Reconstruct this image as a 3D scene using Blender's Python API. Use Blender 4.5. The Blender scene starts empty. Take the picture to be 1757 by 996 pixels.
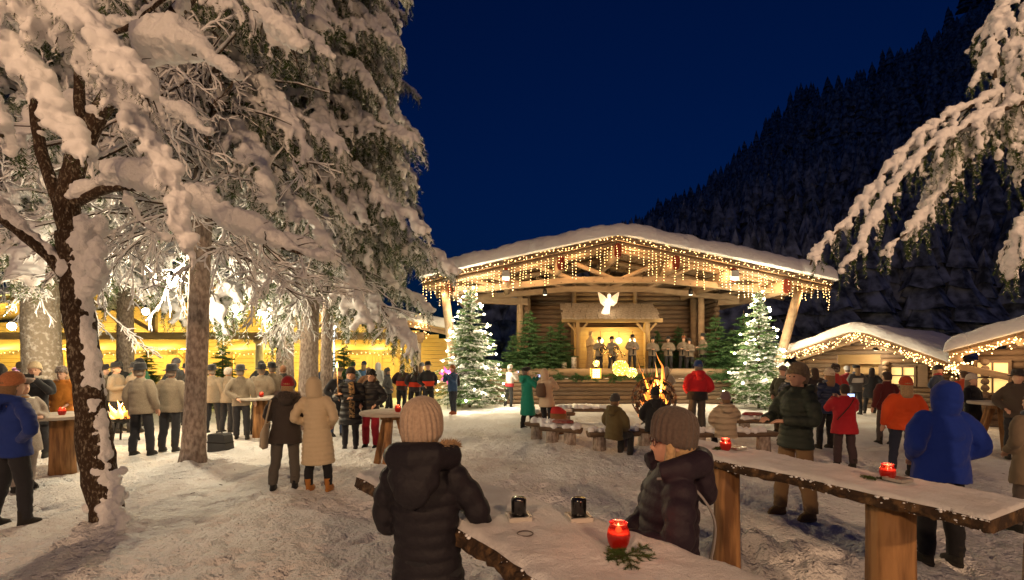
import bpy, math, random
import numpy as np
from mathutils import Vector, Matrix, Euler

R = math.radians
PI = math.pi
scene = bpy.context.scene
COL = scene.collection

# ------------------------------------------------------------------ camera
F_PX, W_PX, CX, HY, CAM_Z = 820.0, 1757.0, 878.5, 622.0, 1.9
cam_d = bpy.data.cameras.new('camera')
cam = bpy.data.objects.new('camera', cam_d)
COL.objects.link(cam)
cam.location = (0, 0, CAM_Z)
cam.rotation_euler = (R(90), 0, 0)
cam_d.sensor_width = 36.0
cam_d.lens = 36.0 * F_PX / W_PX
cam_d.shift_y = (HY - 498.0) / W_PX
cam_d.clip_start = 0.05
cam_d.clip_end = 2000
scene.camera = cam

# ------------------------------------------------------------------ sky: deep blue dusk
world = bpy.data.worlds.new('World')
scene.world = world
world.use_nodes = True
wn, wl = world.node_tree.nodes, world.node_tree.links
sky = wn.new('ShaderNodeTexSky')
sky.sky_type = 'NISHITA'
sky.sun_disc = False
sky.sun_elevation = R(-0.4)
sky.sun_rotation = R(200)
sky.altitude = 600
sky.ozone_density = 6.0
sky.dust_density = 0.3
tint = wn.new('ShaderNodeMix'); tint.data_type = 'RGBA'; tint.blend_type = 'MULTIPLY'
tint.inputs['Factor'].default_value = 1.0
tint.inputs[7].default_value = (0.16, 0.9, 1.0, 1)
wl.new(sky.outputs[0], tint.inputs[6])
bg = wn['Background']
bg.inputs[1].default_value = 0.11
wl.new(tint.outputs[2], bg.inputs[0])

sun_d = bpy.data.lights.new('sun', 'SUN')
sun_d.energy = 0.004
sun_d.angle = R(20)
sun_d.color = (0.6, 0.75, 1.0)
sun = bpy.data.objects.new('sun', sun_d)
COL.objects.link(sun)
sun.rotation_euler = (R(40), 0, R(-20))

scene.view_settings.view_transform = 'Standard'
scene.view_settings.look = 'None'
scene.view_settings.exposure = 0.0
scene.view_settings.gamma = 1.0
scene.view_settings.use_curve_mapping = False
cy = scene.cycles
cy.use_denoising = True
cy.sample_clamp_indirect = 3.0
cy.sample_clamp_direct = 0.0
cy.max_bounces = 6
cy.diffuse_bounces = 3
cy.glossy_bounces = 2
cy.transmission_bounces = 4
cy.transparent_max_bounces = 6
cy.caustics_reflective = False
cy.caustics_refractive = False
cy.use_light_tree = True


# ------------------------------------------------------------------ placing helpers
def W(px, py, D):
    """the place that lies at distance D behind a point of the photograph"""
    return Vector(((px - CX) * D / F_PX, D, CAM_Z - (py - HY) * D / F_PX))

def gd(py, z=0.0):
    return (CAM_Z - z) * F_PX / (py - HY)

def G(px, py, z=0.0):
    D = gd(py, z)
    return Vector(((px - CX) * D / F_PX, D, z))


# ------------------------------------------------------------------ noise
def _hash(ix, iy, iz, s):
    h = (ix * 374761393 + iy * 668265263 + iz * 2147483647 + s * 1274126177) & 0xFFFFFFFF
    h = ((h ^ (h >> 13)) * 1274126177) & 0xFFFFFFFF
    h = h ^ (h >> 16)
    return (h & 0xFFFF) / 65535.0

def vnoise(x, y, z=None, seed=0):
    x = np.asarray(x, float); y = np.asarray(y, float)
    z = np.zeros_like(x) if z is None else np.asarray(z, float)
    ix, iy, iz = np.floor(x).astype(np.int64), np.floor(y).astype(np.int64), np.floor(z).astype(np.int64)
    fx, fy, fz = x - ix, y - iy, z - iz
    fx, fy, fz = [f * f * (3 - 2 * f) for f in (fx, fy, fz)]
    r = 0
    for dx in (0, 1):
        for dy in (0, 1):
            for dz in (0, 1):
                w = (fx if dx else 1 - fx) * (fy if dy else 1 - fy) * (fz if dz else 1 - fz)
                r = r + w * _hash(ix + dx, iy + dy, iz + dz, seed)
    return r * 2 - 1

def fbm(x, y, z=None, octv=4, seed=0, gain=0.5):
    a, f, r = 1.0, 1.0, 0
    for o in range(octv):
        r = r + a * vnoise(np.asarray(x) * f, np.asarray(y) * f, None if z is None else np.asarray(z) * f, seed + o)
        a *= gain; f *= 2.03
    return r


# ------------------------------------------------------------------ materials
MATS = {}
def mat(name, col, rough=0.7, var=0.0, col2=None, vscale=6.0, bump=0.0, bscale=20.0, stretch=None,
        emit=None, es=0.0, metal=0.0, spec=0.3, bump2=0.0, b2scale=80.0, wave=None, coords='Object',
        trans=0.0, sss=0.0, sheen=0.0, alpha=1.0, vdetail=4.0, contrast=(0.35, 0.65)):
    if name in MATS:
        return MATS[name]
    m = bpy.data.materials.new(name)
    m.use_nodes = True
    nt = m.node_tree; N, L = nt.nodes, nt.links
    p = N['Principled BSDF']
    p.inputs['Base Color'].default_value = (*col, 1)
    p.inputs['Roughness'].default_value = rough
    p.inputs['Metallic'].default_value = metal
    p.inputs['Specular IOR Level'].default_value = spec
    p.inputs['Transmission Weight'].default_value = trans
    p.inputs['Sheen Weight'].default_value = sheen
    if sss:
        p.inputs['Subsurface Weight'].default_value = sss
        p.inputs['Subsurface Radius'].default_value = (0.02, 0.015, 0.012)
        p.inputs['Subsurface Scale'].default_value = 1.0
    if emit:
        p.inputs['Emission Color'].default_value = (*emit, 1)
        p.inputs['Emission Strength'].default_value = es
        m.cycles.emission_sampling = 'NONE'
    vec = None
    if var or bump or bump2 or wave:
        tc = N.new('ShaderNodeTexCoord')
        mp = N.new('ShaderNodeMapping')
        if stretch: mp.inputs['Scale'].default_value = stretch
        L.new(tc.outputs[coords], mp.inputs[0]); vec = mp.outputs[0]
    if var:
        n = N.new('ShaderNodeTexNoise'); n.inputs['Scale'].default_value = vscale; n.inputs['Detail'].default_value = vdetail
        L.new(vec, n.inputs['Vector'])
        rp = N.new('ShaderNodeMapRange'); rp.inputs[1].default_value = contrast[0]; rp.inputs[2].default_value = contrast[1]
        rp.inputs[3].default_value = 0; rp.inputs[4].default_value = var
        L.new(n.outputs[0], rp.inputs[0])
        mx = N.new('ShaderNodeMix'); mx.data_type = 'RGBA'
        mx.inputs[6].default_value = (*col, 1)
        mx.inputs[7].default_value = (*(col2 or tuple(c * 0.5 for c in col)), 1)
        L.new(rp.outputs[0], mx.inputs[0]); L.new(mx.outputs[2], p.inputs['Base Color'])
    last = None
    def addbump(h, strength, dist):
        nonlocal last
        b = N.new('ShaderNodeBump'); b.inputs['Strength'].default_value = strength; b.inputs['Distance'].default_value = dist
        L.new(h, b.inputs['Height'])
        if last is not None: L.new(last, b.inputs['Normal'])
        last = b.outputs[0]
    if wave:
        w = N.new('ShaderNodeTexWave'); w.bands_direction = 'Z'; w.wave_profile = 'SIN'
        w.inputs['Scale'].default_value = wave[0]; w.inputs['Distortion'].default_value = wave[2]; w.inputs['Detail Scale'].default_value = 2
        L.new(vec, w.inputs['Vector']); addbump(w.outputs['Fac'], 1.0, wave[1])
    if bump:
        n = N.new('ShaderNodeTexNoise'); n.inputs['Scale'].default_value = bscale; n.inputs['Detail'].default_value = 5
        L.new(vec, n.inputs['Vector']); addbump(n.outputs[0], 1.0, bump)
    if bump2:
        n = N.new('ShaderNodeTexNoise'); n.inputs['Scale'].default_value = b2scale; n.inputs['Detail'].default_value = 3
        L.new(vec, n.inputs['Vector']); addbump(n.outputs[0], 1.0, bump2)
    if last is not None: L.new(last, p.inputs['Normal'])
    MATS[name] = m
    return m


# ------------------------------------------------------------------ mesh builder
_ico = {}
def ico(n):
    if n not in _ico:
        import bmesh
        bm = bmesh.new(); bmesh.ops.create_icosphere(bm, subdivisions=n, radius=1.0)
        v = np.array([tuple(x.co) for x in bm.verts]); f = [tuple(y.index for y in x.verts) for x in bm.faces]
        bm.free(); _ico[n] = (v, f)
    return _ico[n]

class MB:
    def __init__(s):
        s.v, s.f, s.m, s.n = [], [], [], 0
    def add(s, v, f, mi=0):
        v = np.asarray(v, float).reshape(-1, 3)
        s.v.append(v)
        k = s.n
        s.f.extend([tuple(i + k for i in q) for q in f])
        s.m.extend([mi] * len(f))
        s.n += len(v)
        return s
    def box(s, c, d, rz=0.0, mi=0, M=None, taper=1.0):
        x, y, z = d[0] / 2, d[1] / 2, d[2] / 2
        v = np.array([[-x, -y, -z], [x, -y, -z], [x, y, -z], [-x, y, -z],
                      [-x * taper, -y * taper, z], [x * taper, -y * taper, z], [x * taper, y * taper, z], [-x * taper, y * taper, z]])
        if rz:
            a, b = math.cos(rz), math.sin(rz)
            v = np.c_[v[:, 0] * a - v[:, 1] * b, v[:, 0] * b + v[:, 1] * a, v[:, 2]]
        if M is not None: v = v @ np.array(M.to_3x3()).T
        v = v + np.array(c, float)
        return s.add(v, [(0, 3, 2, 1), (4, 5, 6, 7), (0, 1, 5, 4), (1, 2, 6, 5), (2, 3, 7, 6), (3, 0, 4, 7)], mi)
    def beam(s, a, b, w, h, mi=0):
        """square timber from a to b"""
        a, b = Vector(a), Vector(b); d = (b - a); L = d.length; d.normalize()
        up = Vector((0, 0, 1)) if abs(d.z) < 0.95 else Vector((0, 1, 0))
        x = d.cross(up).normalized(); u = x.cross(d)
        M = Matrix((x, d, u)).transposed()
        return s.box((a + b) / 2, (w, L, h), M=M.to_4x4(), mi=mi)
    def tube(s, pts, rad, n=8, mi=0, cap=True, wob=0.0, seed=0, flat=1.0):
        pts = np.asarray([tuple(p) for p in pts], float); k = len(pts)
        rad = np.broadcast_to(np.asarray(rad, float), (k,)).copy()
        t = np.gradient(pts, axis=0); t /= np.linalg.norm(t, axis=1)[:, None] + 1e-12
        up = np.array([0, 0, 1.0]) if abs(t[0][2]) < 0.9 else np.array([0, 1.0, 0])
        u = np.cross(t[0], up); u /= np.linalg.norm(u)
        V = []
        an = np.linspace(0, 2 * PI, n, endpoint=False)
        for i in range(k):
            u = u - t[i] * np.dot(u, t[i]); u /= np.linalg.norm(u) + 1e-12
            w = np.cross(t[i], u)
            r = rad[i]
            rr = r * (1 + (wob * vnoise(np.cos(an) * 2 + i * 0.7, np.sin(an) * 2 + seed * 3.7, np.full(n, i * 0.45)) if wob else 0 * an))
            V.append(pts[i] + (rr * np.cos(an))[:, None] * u + (rr * np.sin(an) * flat)[:, None] * w)
        V = np.concatenate(V)
        f = []
        for i in range(k - 1):
            for j in range(n):
                a, b = i * n + j, i * n + (j + 1) % n
                f.append((a, b, b + n, a + n))
        if cap:
            f.append(tuple(range(n - 1, -1, -1))); f.append(tuple((k - 1) * n + j for j in range(n)))
        return s.add(V, f, mi)
    def rings(s, rs, n=24, mi=0, cap=True, ang=None, mod=None, zrot=None):
        """loft of horizontal ellipses (cx, cy, cz, rx, ry)"""
        an = np.linspace(0, 2 * PI, n, endpoint=False)
        V = []
        for i, (cx, cyy, cz, rx, ry) in enumerate(rs):
            k = 1.0 if mod is None else mod(an, i)
            V.append(np.c_[cx + rx * np.cos(an) * k, cyy + ry * np.sin(an) * k, np.full(n, cz)])
        V = np.concatenate(V); f = []
        for i in range(len(rs) - 1):
            for j in range(n):
                a, b = i * n + j, i * n + (j + 1) % n
                f.append((a, b, b + n, a + n))
        if cap:
            f.append(tuple(range(n - 1, -1, -1))); f.append(tuple((len(rs) - 1) * n + j for j in range(n)))
        return s.add(V, f, mi)
    def lathe(s, c, prof, n=16, mi=0, cap=True, mod=None):
        return s.rings([(c[0], c[1], c[2] + z, max(r, 1e-4), max(r, 1e-4)) for r, z in prof], n, mi, cap, mod=mod)
    def ball(s, c, r, sub=2, mi=0, M=None):
        v, f = ico(sub)
        r = np.broadcast_to(np.asarray(r, float), (3,))
        v = v * r
        if M is not None: v = v @ np.array(M.to_3x3()).T
        return s.add(v + np.array(c, float), f, mi)
    def prism(s, poly, y0, y1, mi=0, plane='xz'):
        n = len(poly)
        if plane == 'xz': V = [(x, y0, z) for x, z in poly] + [(x, y1, z) for x, z in poly]
        elif plane == 'xy': V = [(x, z, y0) for x, z in poly] + [(x, z, y1) for x, z in poly]
        else: V = [(y0, x, z) for x, z in poly] + [(y1, x, z) for x, z in poly]
        f = [tuple(range(n)), tuple(range(2 * n - 1, n - 1, -1))] + [(i, i + n, (i + 1) % n + n, (i + 1) % n) for i in range(n)]
        return s.add(V, f, mi)
    def tris(s, V, mi=0):
        """V: (k,3,3)"""
        k = len(V)
        return s.add(V.reshape(-1, 3), [(3 * i, 3 * i + 1, 3 * i + 2) for i in range(k)], mi)
    def mesh(s, name, smooth=True):
        me = bpy.data.meshes.new(name)
        v = np.concatenate(s.v) if s.v else np.zeros((0, 3))
        me.from_pydata(v.tolist(), [], s.f)
        me.polygons.foreach_set('material_index', np.array(s.m, dtype=np.int32))
        if smooth: me.polygons.foreach_set('use_smooth', np.ones(len(s.f), dtype=bool))
        me.update()
        return me
    def build(s, name, mats, parent=None, smooth=False, **kw):
        return obj(name, s.mesh(name, smooth), mats, parent, **kw)

def obj(name, me, mats, parent=None, loc=None, rot=None, scale=None, matlink=False):
    o = bpy.data.objects.new(name, me)
    COL.objects.link(o)
    mats = mats if isinstance(mats, (list, tuple)) else [mats]
    if matlink:
        if len(me.materials) == 0:
            for _ in mats: me.materials.append(None)
        for i, m in enumerate(mats):
            o.material_slots[i].link = 'OBJECT'; o.material_slots[i].material = m
    elif len(me.materials) == 0:
        for m in mats: me.materials.append(m)
    if parent is not None: o.parent = parent
    if loc is not None: o.location = loc
    if rot is not None: o.rotation_euler = rot
    if scale is not None: o.scale = scale if hasattr(scale, '__len__') else (scale,) * 3
    return o

def tag(o, label=None, cat=None, group=None, kind=None):
    if label: o['label'] = label
    if cat: o['category'] = cat
    if group: o['group'] = group
    if kind: o['kind'] = kind
    return o

def thing(name, label, cat, loc=(0, 0, 0), rz=0.0, group=None, scale=1.0):
    o = bpy.data.objects.new(name, None)
    COL.objects.link(o)
    o.empty_display_size = 0.2
    o.location = loc; o.rotation_euler = (0, 0, rz); o.scale = (scale,) * 3
    return tag(o, label, cat, group)

def lamp(name, loc, power, col, radius=0.05, parent=None, kind='POINT', rot=None, size=None):
    d = bpy.data.lights.new(name, kind)
    d.energy = power; d.color = col
    if kind in ('POINT', 'SPOT'): d.shadow_soft_size = radius
    if kind == 'SPOT': d.spot_size = size or R(90); d.spot_blend = 0.6
    o = bpy.data.objects.new(name, d); COL.objects.link(o)
    o.location = loc
    if rot is not None: o.rotation_euler = rot
    if parent is not None: o.parent = parent
    return o

# voxel union of closed shapes into one continuous skin, evaluated in a scratch scene
_tmp = bpy.data.scenes.new('scratch')
def remesh(mb, voxel, smooth=3, name='skin', factor=0.5):
    me = mb.mesh(name)
    o = bpy.data.objects.new('scratch', me)
    _tmp.collection.objects.link(o)
    r = o.modifiers.new('r', 'REMESH'); r.mode = 'VOXEL'; r.voxel_size = voxel; r.use_smooth_shade = True
    if smooth:
        q = o.modifiers.new('s', 'SMOOTH'); q.factor = factor; q.iterations = smooth
    vl = _tmp.view_layers[0]; vl.update()
    out = bpy.data.meshes.new_from_object(o.evaluated_get(vl.depsgraph))
    out.name = name
    bpy.data.objects.remove(o); bpy.data.meshes.remove(me)
    out.polygons.foreach_set('use_smooth', np.ones(len(out.polygons), dtype=bool))
    return out

rnd = random.Random(7)

def lumpy(me, amp, f, seed=0, lift=0.0):
    """crumbly, uneven relief pushed into a snow mesh"""
    n = len(me.vertices); co = np.empty(n * 3); me.vertices.foreach_get('co', co); co = co.reshape(-1, 3)
    no = np.empty(n * 3); me.vertices.foreach_get('normal', no); no = no.reshape(-1, 3)
    d = fbm(co[:, 0] * f, co[:, 1] * f, co[:, 2] * f, octv=3, seed=seed, gain=.55)
    cut = np.clip(vnoise(co[:, 0] * f * .6 + 5, co[:, 1] * f * .6, co[:, 2] * f * .6, seed=seed + 9) - .25, 0, 1)
    co = co + no * (amp * (d - 1.2 * cut))[:, None]
    me.vertices.foreach_set('co', co.ravel()); me.update()
    return me
# ------------------------------------------------------------------ palette
SNOW = mat('snow_laden', (0.83, 0.83, 0.85), 0.75, bump=0.02, bscale=7, bump2=0.006, b2scale=45, spec=0.2)
SNOW_FINE = mat('snow_fine', (0.83, 0.83, 0.85), 0.75, bump=0.004, bscale=45, bump2=0.002, b2scale=220, spec=0.25)
SNOW_ROOF = mat('snow_roof', (0.82, 0.83, 0.86), 0.7, bump=0.05, bscale=5, bump2=0.015, b2scale=26, spec=0.25)
SNOW_GROUND = mat('snow_trodden', (0.84, 0.84, 0.85), 0.8, var=0.6, col2=(0.60, 0.55, 0.50), vscale=0.55, vdetail=8, contrast=(0.45, 0.72),
                  bump=0.085, bscale=7, bump2=0.05, b2scale=26, spec=0.25)
BARK = mat('bark_lichen', (0.05, 0.03, 0.018), 0.95, var=1.0, col2=(0.30, 0.26, 0.20), vscale=42, vdetail=9, contrast=(0.52, 0.72), bump=0.06, bscale=30, stretch=(1, 1, 0.5))
SNOW_BARK = mat('snow_on_bark', (0.82, 0.82, 0.84), 0.8, bump=0.025, bscale=16, bump2=0.012, b2scale=70, spec=0.2)
BARK_SPRUCE = mat('bark_spruce', (0.44, 0.37, 0.32), 0.95, var=0.85, col2=(0.15, 0.11, 0.09), vscale=20, vdetail=6, bump=0.035, bscale=18, stretch=(1, 1, 0.5))
TWIG = mat('twig_bark', (0.06, 0.042, 0.028), 0.9)
NEEDLE = mat('spruce_needles', (0.04, 0.075, 0.014), 0.6, var=0.7, col2=(0.09, 0.14, 0.03), vscale=9)
NEEDLE_FIR = mat('fir_needles', (0.03, 0.085, 0.03), 0.6, var=0.7, col2=(0.07, 0.14, 0.045), vscale=7)
LOG = mat('weathered_log', (0.33, 0.235, 0.15), 0.8, var=0.7, col2=(0.20, 0.135, 0.085), vscale=5, bump=0.015, bscale=14, stretch=(0.35, 1, 1))
LOG_Y = mat('weathered_log_long', (0.33, 0.235, 0.15), 0.8, var=0.7, col2=(0.20, 0.135, 0.085), vscale=5, bump=0.012, bscale=14, stretch=(1, 0.3, 1))
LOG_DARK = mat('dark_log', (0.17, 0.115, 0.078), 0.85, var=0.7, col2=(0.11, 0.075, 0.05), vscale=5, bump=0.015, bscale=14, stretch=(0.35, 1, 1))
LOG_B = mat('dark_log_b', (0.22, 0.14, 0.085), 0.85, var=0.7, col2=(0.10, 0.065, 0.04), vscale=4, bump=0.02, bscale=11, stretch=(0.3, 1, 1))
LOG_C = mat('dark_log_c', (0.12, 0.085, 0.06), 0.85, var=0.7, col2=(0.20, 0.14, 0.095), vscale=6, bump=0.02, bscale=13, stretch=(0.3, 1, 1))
LOG_END_RED = mat('red_log_end', (0.30, 0.05, 0.025), 0.8, var=0.6, vscale=9)
BOARD = mat('pine_board', (0.44, 0.31, 0.15), 0.65, var=0.6, col2=(0.34, 0.21, 0.09), vscale=4, bump=0.006, bscale=30, stretch=(0.3, 1, 1))
BOARD_V = mat('pine_board_upright', (0.44, 0.31, 0.15), 0.65, var=0.6, col2=(0.34, 0.21, 0.09), vscale=4, bump=0.006, bscale=30, stretch=(1, 1, 0.25))
POST = mat('peeled_post', (0.38, 0.20, 0.08), 0.6, var=0.9, col2=(0.12, 0.055, 0.022), vscale=13, vdetail=8, contrast=(.42, .62), bump=0.012, bscale=20, stretch=(1, 1, 0.12))
SLABEDGE = mat('bark_edge', (0.045, 0.026, 0.015), 0.95, var=0.9, col2=(0.19, 0.11, 0.05), vscale=14, contrast=(.48, .7), bump=0.03, bscale=26)
SHINGLE = mat('wood_shingle', (0.46, 0.38, 0.30), 0.85, var=0.7, vscale=6, bump=0.012, bscale=16)
BLACK = mat('black_plastic', (0.012, 0.012, 0.013), 0.35)
IRON = mat('black_iron', (0.02, 0.018, 0.016), 0.55, metal=0.6)
RUST = mat('rusty_steel', (0.05, 0.025, 0.015), 0.7, var=0.6, vscale=14, metal=0.3)
WARM = (1.0, 0.66, 0.33)
BULB = mat('fairy_bulb', (1, 0.8, 0.5), 0.5, emit=(1.0, 0.56, 0.20), es=10)
BULB_HALO = mat('fairy_bulb_dim', (1, 0.7, 0.4), 0.5, emit=(1.0, 0.55, 0.2), es=2.2)
BULB_W = mat('white_bulb', (1, 0.9, 0.75), 0.5, emit=(1.0, 0.88, 0.6), es=30.0)
GLOW_Y = mat('glow_yellow', (1, 0.8, 0.4), 0.5, emit=(1.0, 0.62, 0.16), es=2.2)
GLOW_W = mat('glow_white', (1, 0.95, 0.85), 0.5, emit=(1.0, 0.9, 0.7), es=3.2)
WIRE = mat('dark_cable', (0.02, 0.02, 0.02), 0.6)
SKIN = mat('skin', (0.56, 0.33, 0.23), 0.55, sss=0.0)
EYE = mat('eye_dark', (0.02, 0.015, 0.012), 0.2)
def cloth(name, col, rough=0.85, puffer=False, wool=False, shiny=False):
    if shiny: return mat(name, col, 0.62, bump=0.006, bscale=22, bump2=.002, b2scale=80, spec=0.25)
    if puffer: return mat(name, col, 0.5, wave=(2.6, 0.03, 0.6), bump=0.006, bscale=24, spec=0.35, coords='Object')
    if wool: return mat(name, col, 0.95, var=0.5, vscale=60, bump=0.004, bscale=90, sheen=0.2)
    return mat(name, col, rough, bump=0.012, bscale=9, sheen=0.1)
# ------------------------------------------------------------------ snowy ground (one sheet to the horizon)
def spread(lo, hi, d0, d1, far, g=1.22):
    a = [lo]
    while a[-1] < hi: a.append(a[-1] + d0)
    s = d0
    while a[-1] < far: s *= g; a.append(a[-1] + s)
    b = [lo]; s = d0
    while b[-1] > d1: s *= g; b.append(b[-1] - s)
    return np.array(sorted(set(b + a)))

MOUNDS = [(190, 915, 0.16, 0.5), (330, 806, 0.16, 0.8), (1270, 960, 0.22, 0.45), (1370, 985, 0.17, 0.5), (1460, 990, 0.12, 0.45),
          (530, 740, 0.1, 0.6), (1000, 700, 0.16, 1.2), (900, 700, 0.12, 1.2), (1100, 700, 0.14, 1.2), (400, 775, 0.06, 0.6)]
def ground_h(x, y):
    h = 0.05 * fbm(x * 0.35, y * 0.35, octv=2, seed=3) + 0.030 * fbm(x * 1.7, y * 1.7, octv=3, seed=9) + 0.014 * vnoise(x * 4.3, y * 4.3, seed=21)
    # tramped prints
    h = h - 0.03 * np.clip(vnoise(x * 2.9 + 7, y * 2.3, seed=33) - 0.35, 0, 1) * 1.4
    h = h * np.clip(1.3 - y / 40, 0.2, 1)
    for px, py, a, r in MOUNDS:
        p = G(px, py)
        d2 = ((x - p.x) ** 2 + (y - p.y) ** 2) / (r * r)
        h = h + a * np.exp(-d2 * 1.6) * (1 + 0.35 * vnoise(x * 6, y * 6, seed=5) + 0.25 * vnoise(x * 13, y * 13, seed=6))
    return h

xs = spread(-8, 8, 0.046, -700, 700)
ys = spread(2.2, 10, 0.042, -30, 900, 1.05)
gx, gy = np.meshgrid(xs, ys)
gz = ground_h(gx, gy)
# boot prints of the evening's visitors: pressed in sole, pushed up rim
rp = np.random.RandomState(17)
for k in range(2000):
    cy_ = 2.6 + 12.5 * rp.rand() ** 1.3; cx_ = rp.uniform(-1.12, 1.12) * cy_
    if abs(cx_) > 9: continue
    i0, i1 = np.searchsorted(xs, (cx_ - .35, cx_ + .35)); j0, j1 = np.searchsorted(ys, (cy_ - .35, cy_ + .35))
    if i1 <= i0 or j1 <= j0: continue
    sx, sy = gx[j0:j1, i0:i1] - cx_, gy[j0:j1, i0:i1] - cy_
    a = rp.normal(1.4, .8); ca, sa = math.cos(a), math.sin(a)
    u_, v_ = (sx * ca + sy * sa) / .155, (-sx * sa + sy * ca) / (.058 + .012 * np.sign(sx * ca + sy * sa))
    q_ = u_ * u_ + v_ * v_
    gz[j0:j1, i0:i1] += -rp.uniform(.012, .036) * np.exp(-q_ ** 2 * 1.1) + rp.uniform(.004, .010) * np.exp(-((np.sqrt(q_) - 1.45) / .32) ** 2)
gz = np.where(gy > 60, gz * 0, gz)
nx, ny = len(xs), len(ys)
V = np.c_[gx.ravel(), gy.ravel(), gz.ravel()]
idx = np.arange(nx * ny).reshape(ny, nx)
Fq = np.stack([idx[:-1, :-1], idx[:-1, 1:], idx[1:, 1:], idx[1:, :-1]], -1).reshape(-1, 4)
gm = bpy.data.meshes.new('ground')
gm.from_pydata(V.tolist(), [], Fq.tolist())
gm.polygons.foreach_set('use_smooth', np.ones(len(Fq), dtype=bool))
tag(obj('ground', gm, SNOW_GROUND), kind='structure')

# ------------------------------------------------------------------ wooded mountain side behind the huts
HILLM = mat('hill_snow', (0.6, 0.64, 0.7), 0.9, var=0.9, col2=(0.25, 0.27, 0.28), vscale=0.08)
def hill_z(x, y):
    pxx = CX + x * F_PX / np.maximum(y, 1)
    crest = np.interp(pxx, [600, 760, 900, 1000, 1200, 1400, 1757, 2300], [4, 14, 30, 52, 92, 136, 200, 250])
    t = np.clip((y - 42) / 215, 0, 1)
    return crest * t ** 1.15 * (1 + 0.10 * fbm(x * 0.02, y * 0.02, octv=3, seed=11)) - 1.5
hx = np.linspace(-90, 460, 130); hy = np.linspace(42, 300, 70)
ax, ay = np.meshgrid(hx, hy)
az = hill_z(ax, ay)
idx = np.arange(ax.size).reshape(ax.shape)
Fq = np.stack([idx[:-1, :-1], idx[:-1, 1:], idx[1:, 1:], idx[1:, :-1]], -1).reshape(-1, 4)
hm = bpy.data.meshes.new('hill'); hm.from_pydata(np.c_[ax.ravel(), ay.ravel(), az.ravel()].tolist(), [], Fq.tolist())
hm.polygons.foreach_set('use_smooth', np.ones(len(Fq), dtype=bool))
tag(obj('hill', hm, HILLM), kind='structure')

def conifer_tile(seed, tiers=6, n=9):
    r = np.random.RandomState(seed); V = []; F = []; k = 0
    for t in range(tiers):
        z0 = 0.08 + 0.86 * t / tiers; z1 = min(1.0, z0 + 0.30)
        rad = 0.19 * (1 - t / tiers) + 0.025
        a = np.linspace(0, 2 * PI, n, endpoint=False) + r.rand() * 6
        rr = rad * (0.65 + 0.6 * r.rand(n))
        ring = np.c_[rr * np.cos(a), rr * np.sin(a), z0 + 0.05 * (r.rand(n) - .7)]
        V.append(ring); V.append([[0, 0, z1]])
        F += [(k + j, k + (j + 1) % n, k + n) for j in range(n)]
        k += n + 1
    return np.concatenate([np.asarray(v, float) for v in V]), np.array(F)
tiles = [conifer_tile(s) for s in range(5)]
rr_ = np.random.RandomState(5)
FV, FF, off = [], [], 0
cand = 0
while cand < 5200:
    cand += 1
    D = 50 + 230 * rr_.rand() ** 1.25
    px = 840 + 1050 * rr_.rand()
    x = (px - CX) * D / F_PX
    z = float(hill_z(np.array(x), np.array(D)))
    hgt = rr_.uniform(6, 19)
    if D < 80: hgt *= 0.8
    v, f = tiles[rr_.randint(5)]
    a = rr_.rand() * 6.28
    vv = v * np.array([hgt * rr_.uniform(.85, 1.2)] * 2 + [hgt])
    vv = np.c_[vv[:, 0] * math.cos(a) - vv[:, 1] * math.sin(a), vv[:, 0] * math.sin(a) + vv[:, 1] * math.cos(a), vv[:, 2]] + np.array([x, D, z])
    FV.append(vv); FF.append(f + off); off += len(vv)
FORESTM = mat('forest_snow_haze_tint', (0.07, 0.085, 0.10), 0.9, var=0.95, col2=(0.42, 0.48, 0.57), vscale=0.9, vdetail=6, contrast=(0.38, 0.66))  # snow dusted trees; the blue cast in both colours stands in for haze
fm = bpy.data.meshes.new('forest')
fm.from_pydata(np.concatenate(FV).tolist(), [], np.concatenate(FF).tolist())
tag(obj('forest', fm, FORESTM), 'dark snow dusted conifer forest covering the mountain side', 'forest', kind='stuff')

# fallen twigs and needles trodden into the snow
dm = MB(); rd = np.random.RandomState(23)
for k in range(110):
    y_ = 3 + 14 * rd.rand() ** 1.4; x_ = rd.uniform(-1.05, 1.05) * y_
    a = rd.uniform(0, 6.28); l_ = .01 + .05 * rd.rand() ** 2
    z_ = float(ground_h(np.array([x_]), np.array([y_]))[0]) + .012
    dm.tube([(x_, y_, z_), (x_ + l_ * math.cos(a), y_ + l_ * math.sin(a), z_ + .006)], rd.uniform(.002, .007), 4)
tag(dm.build('debris', mat('debris_brown', (.06, .04, .025), .9)), 'scattered dark twigs and bits trodden into the snow', 'debris', kind='stuff')
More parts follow.
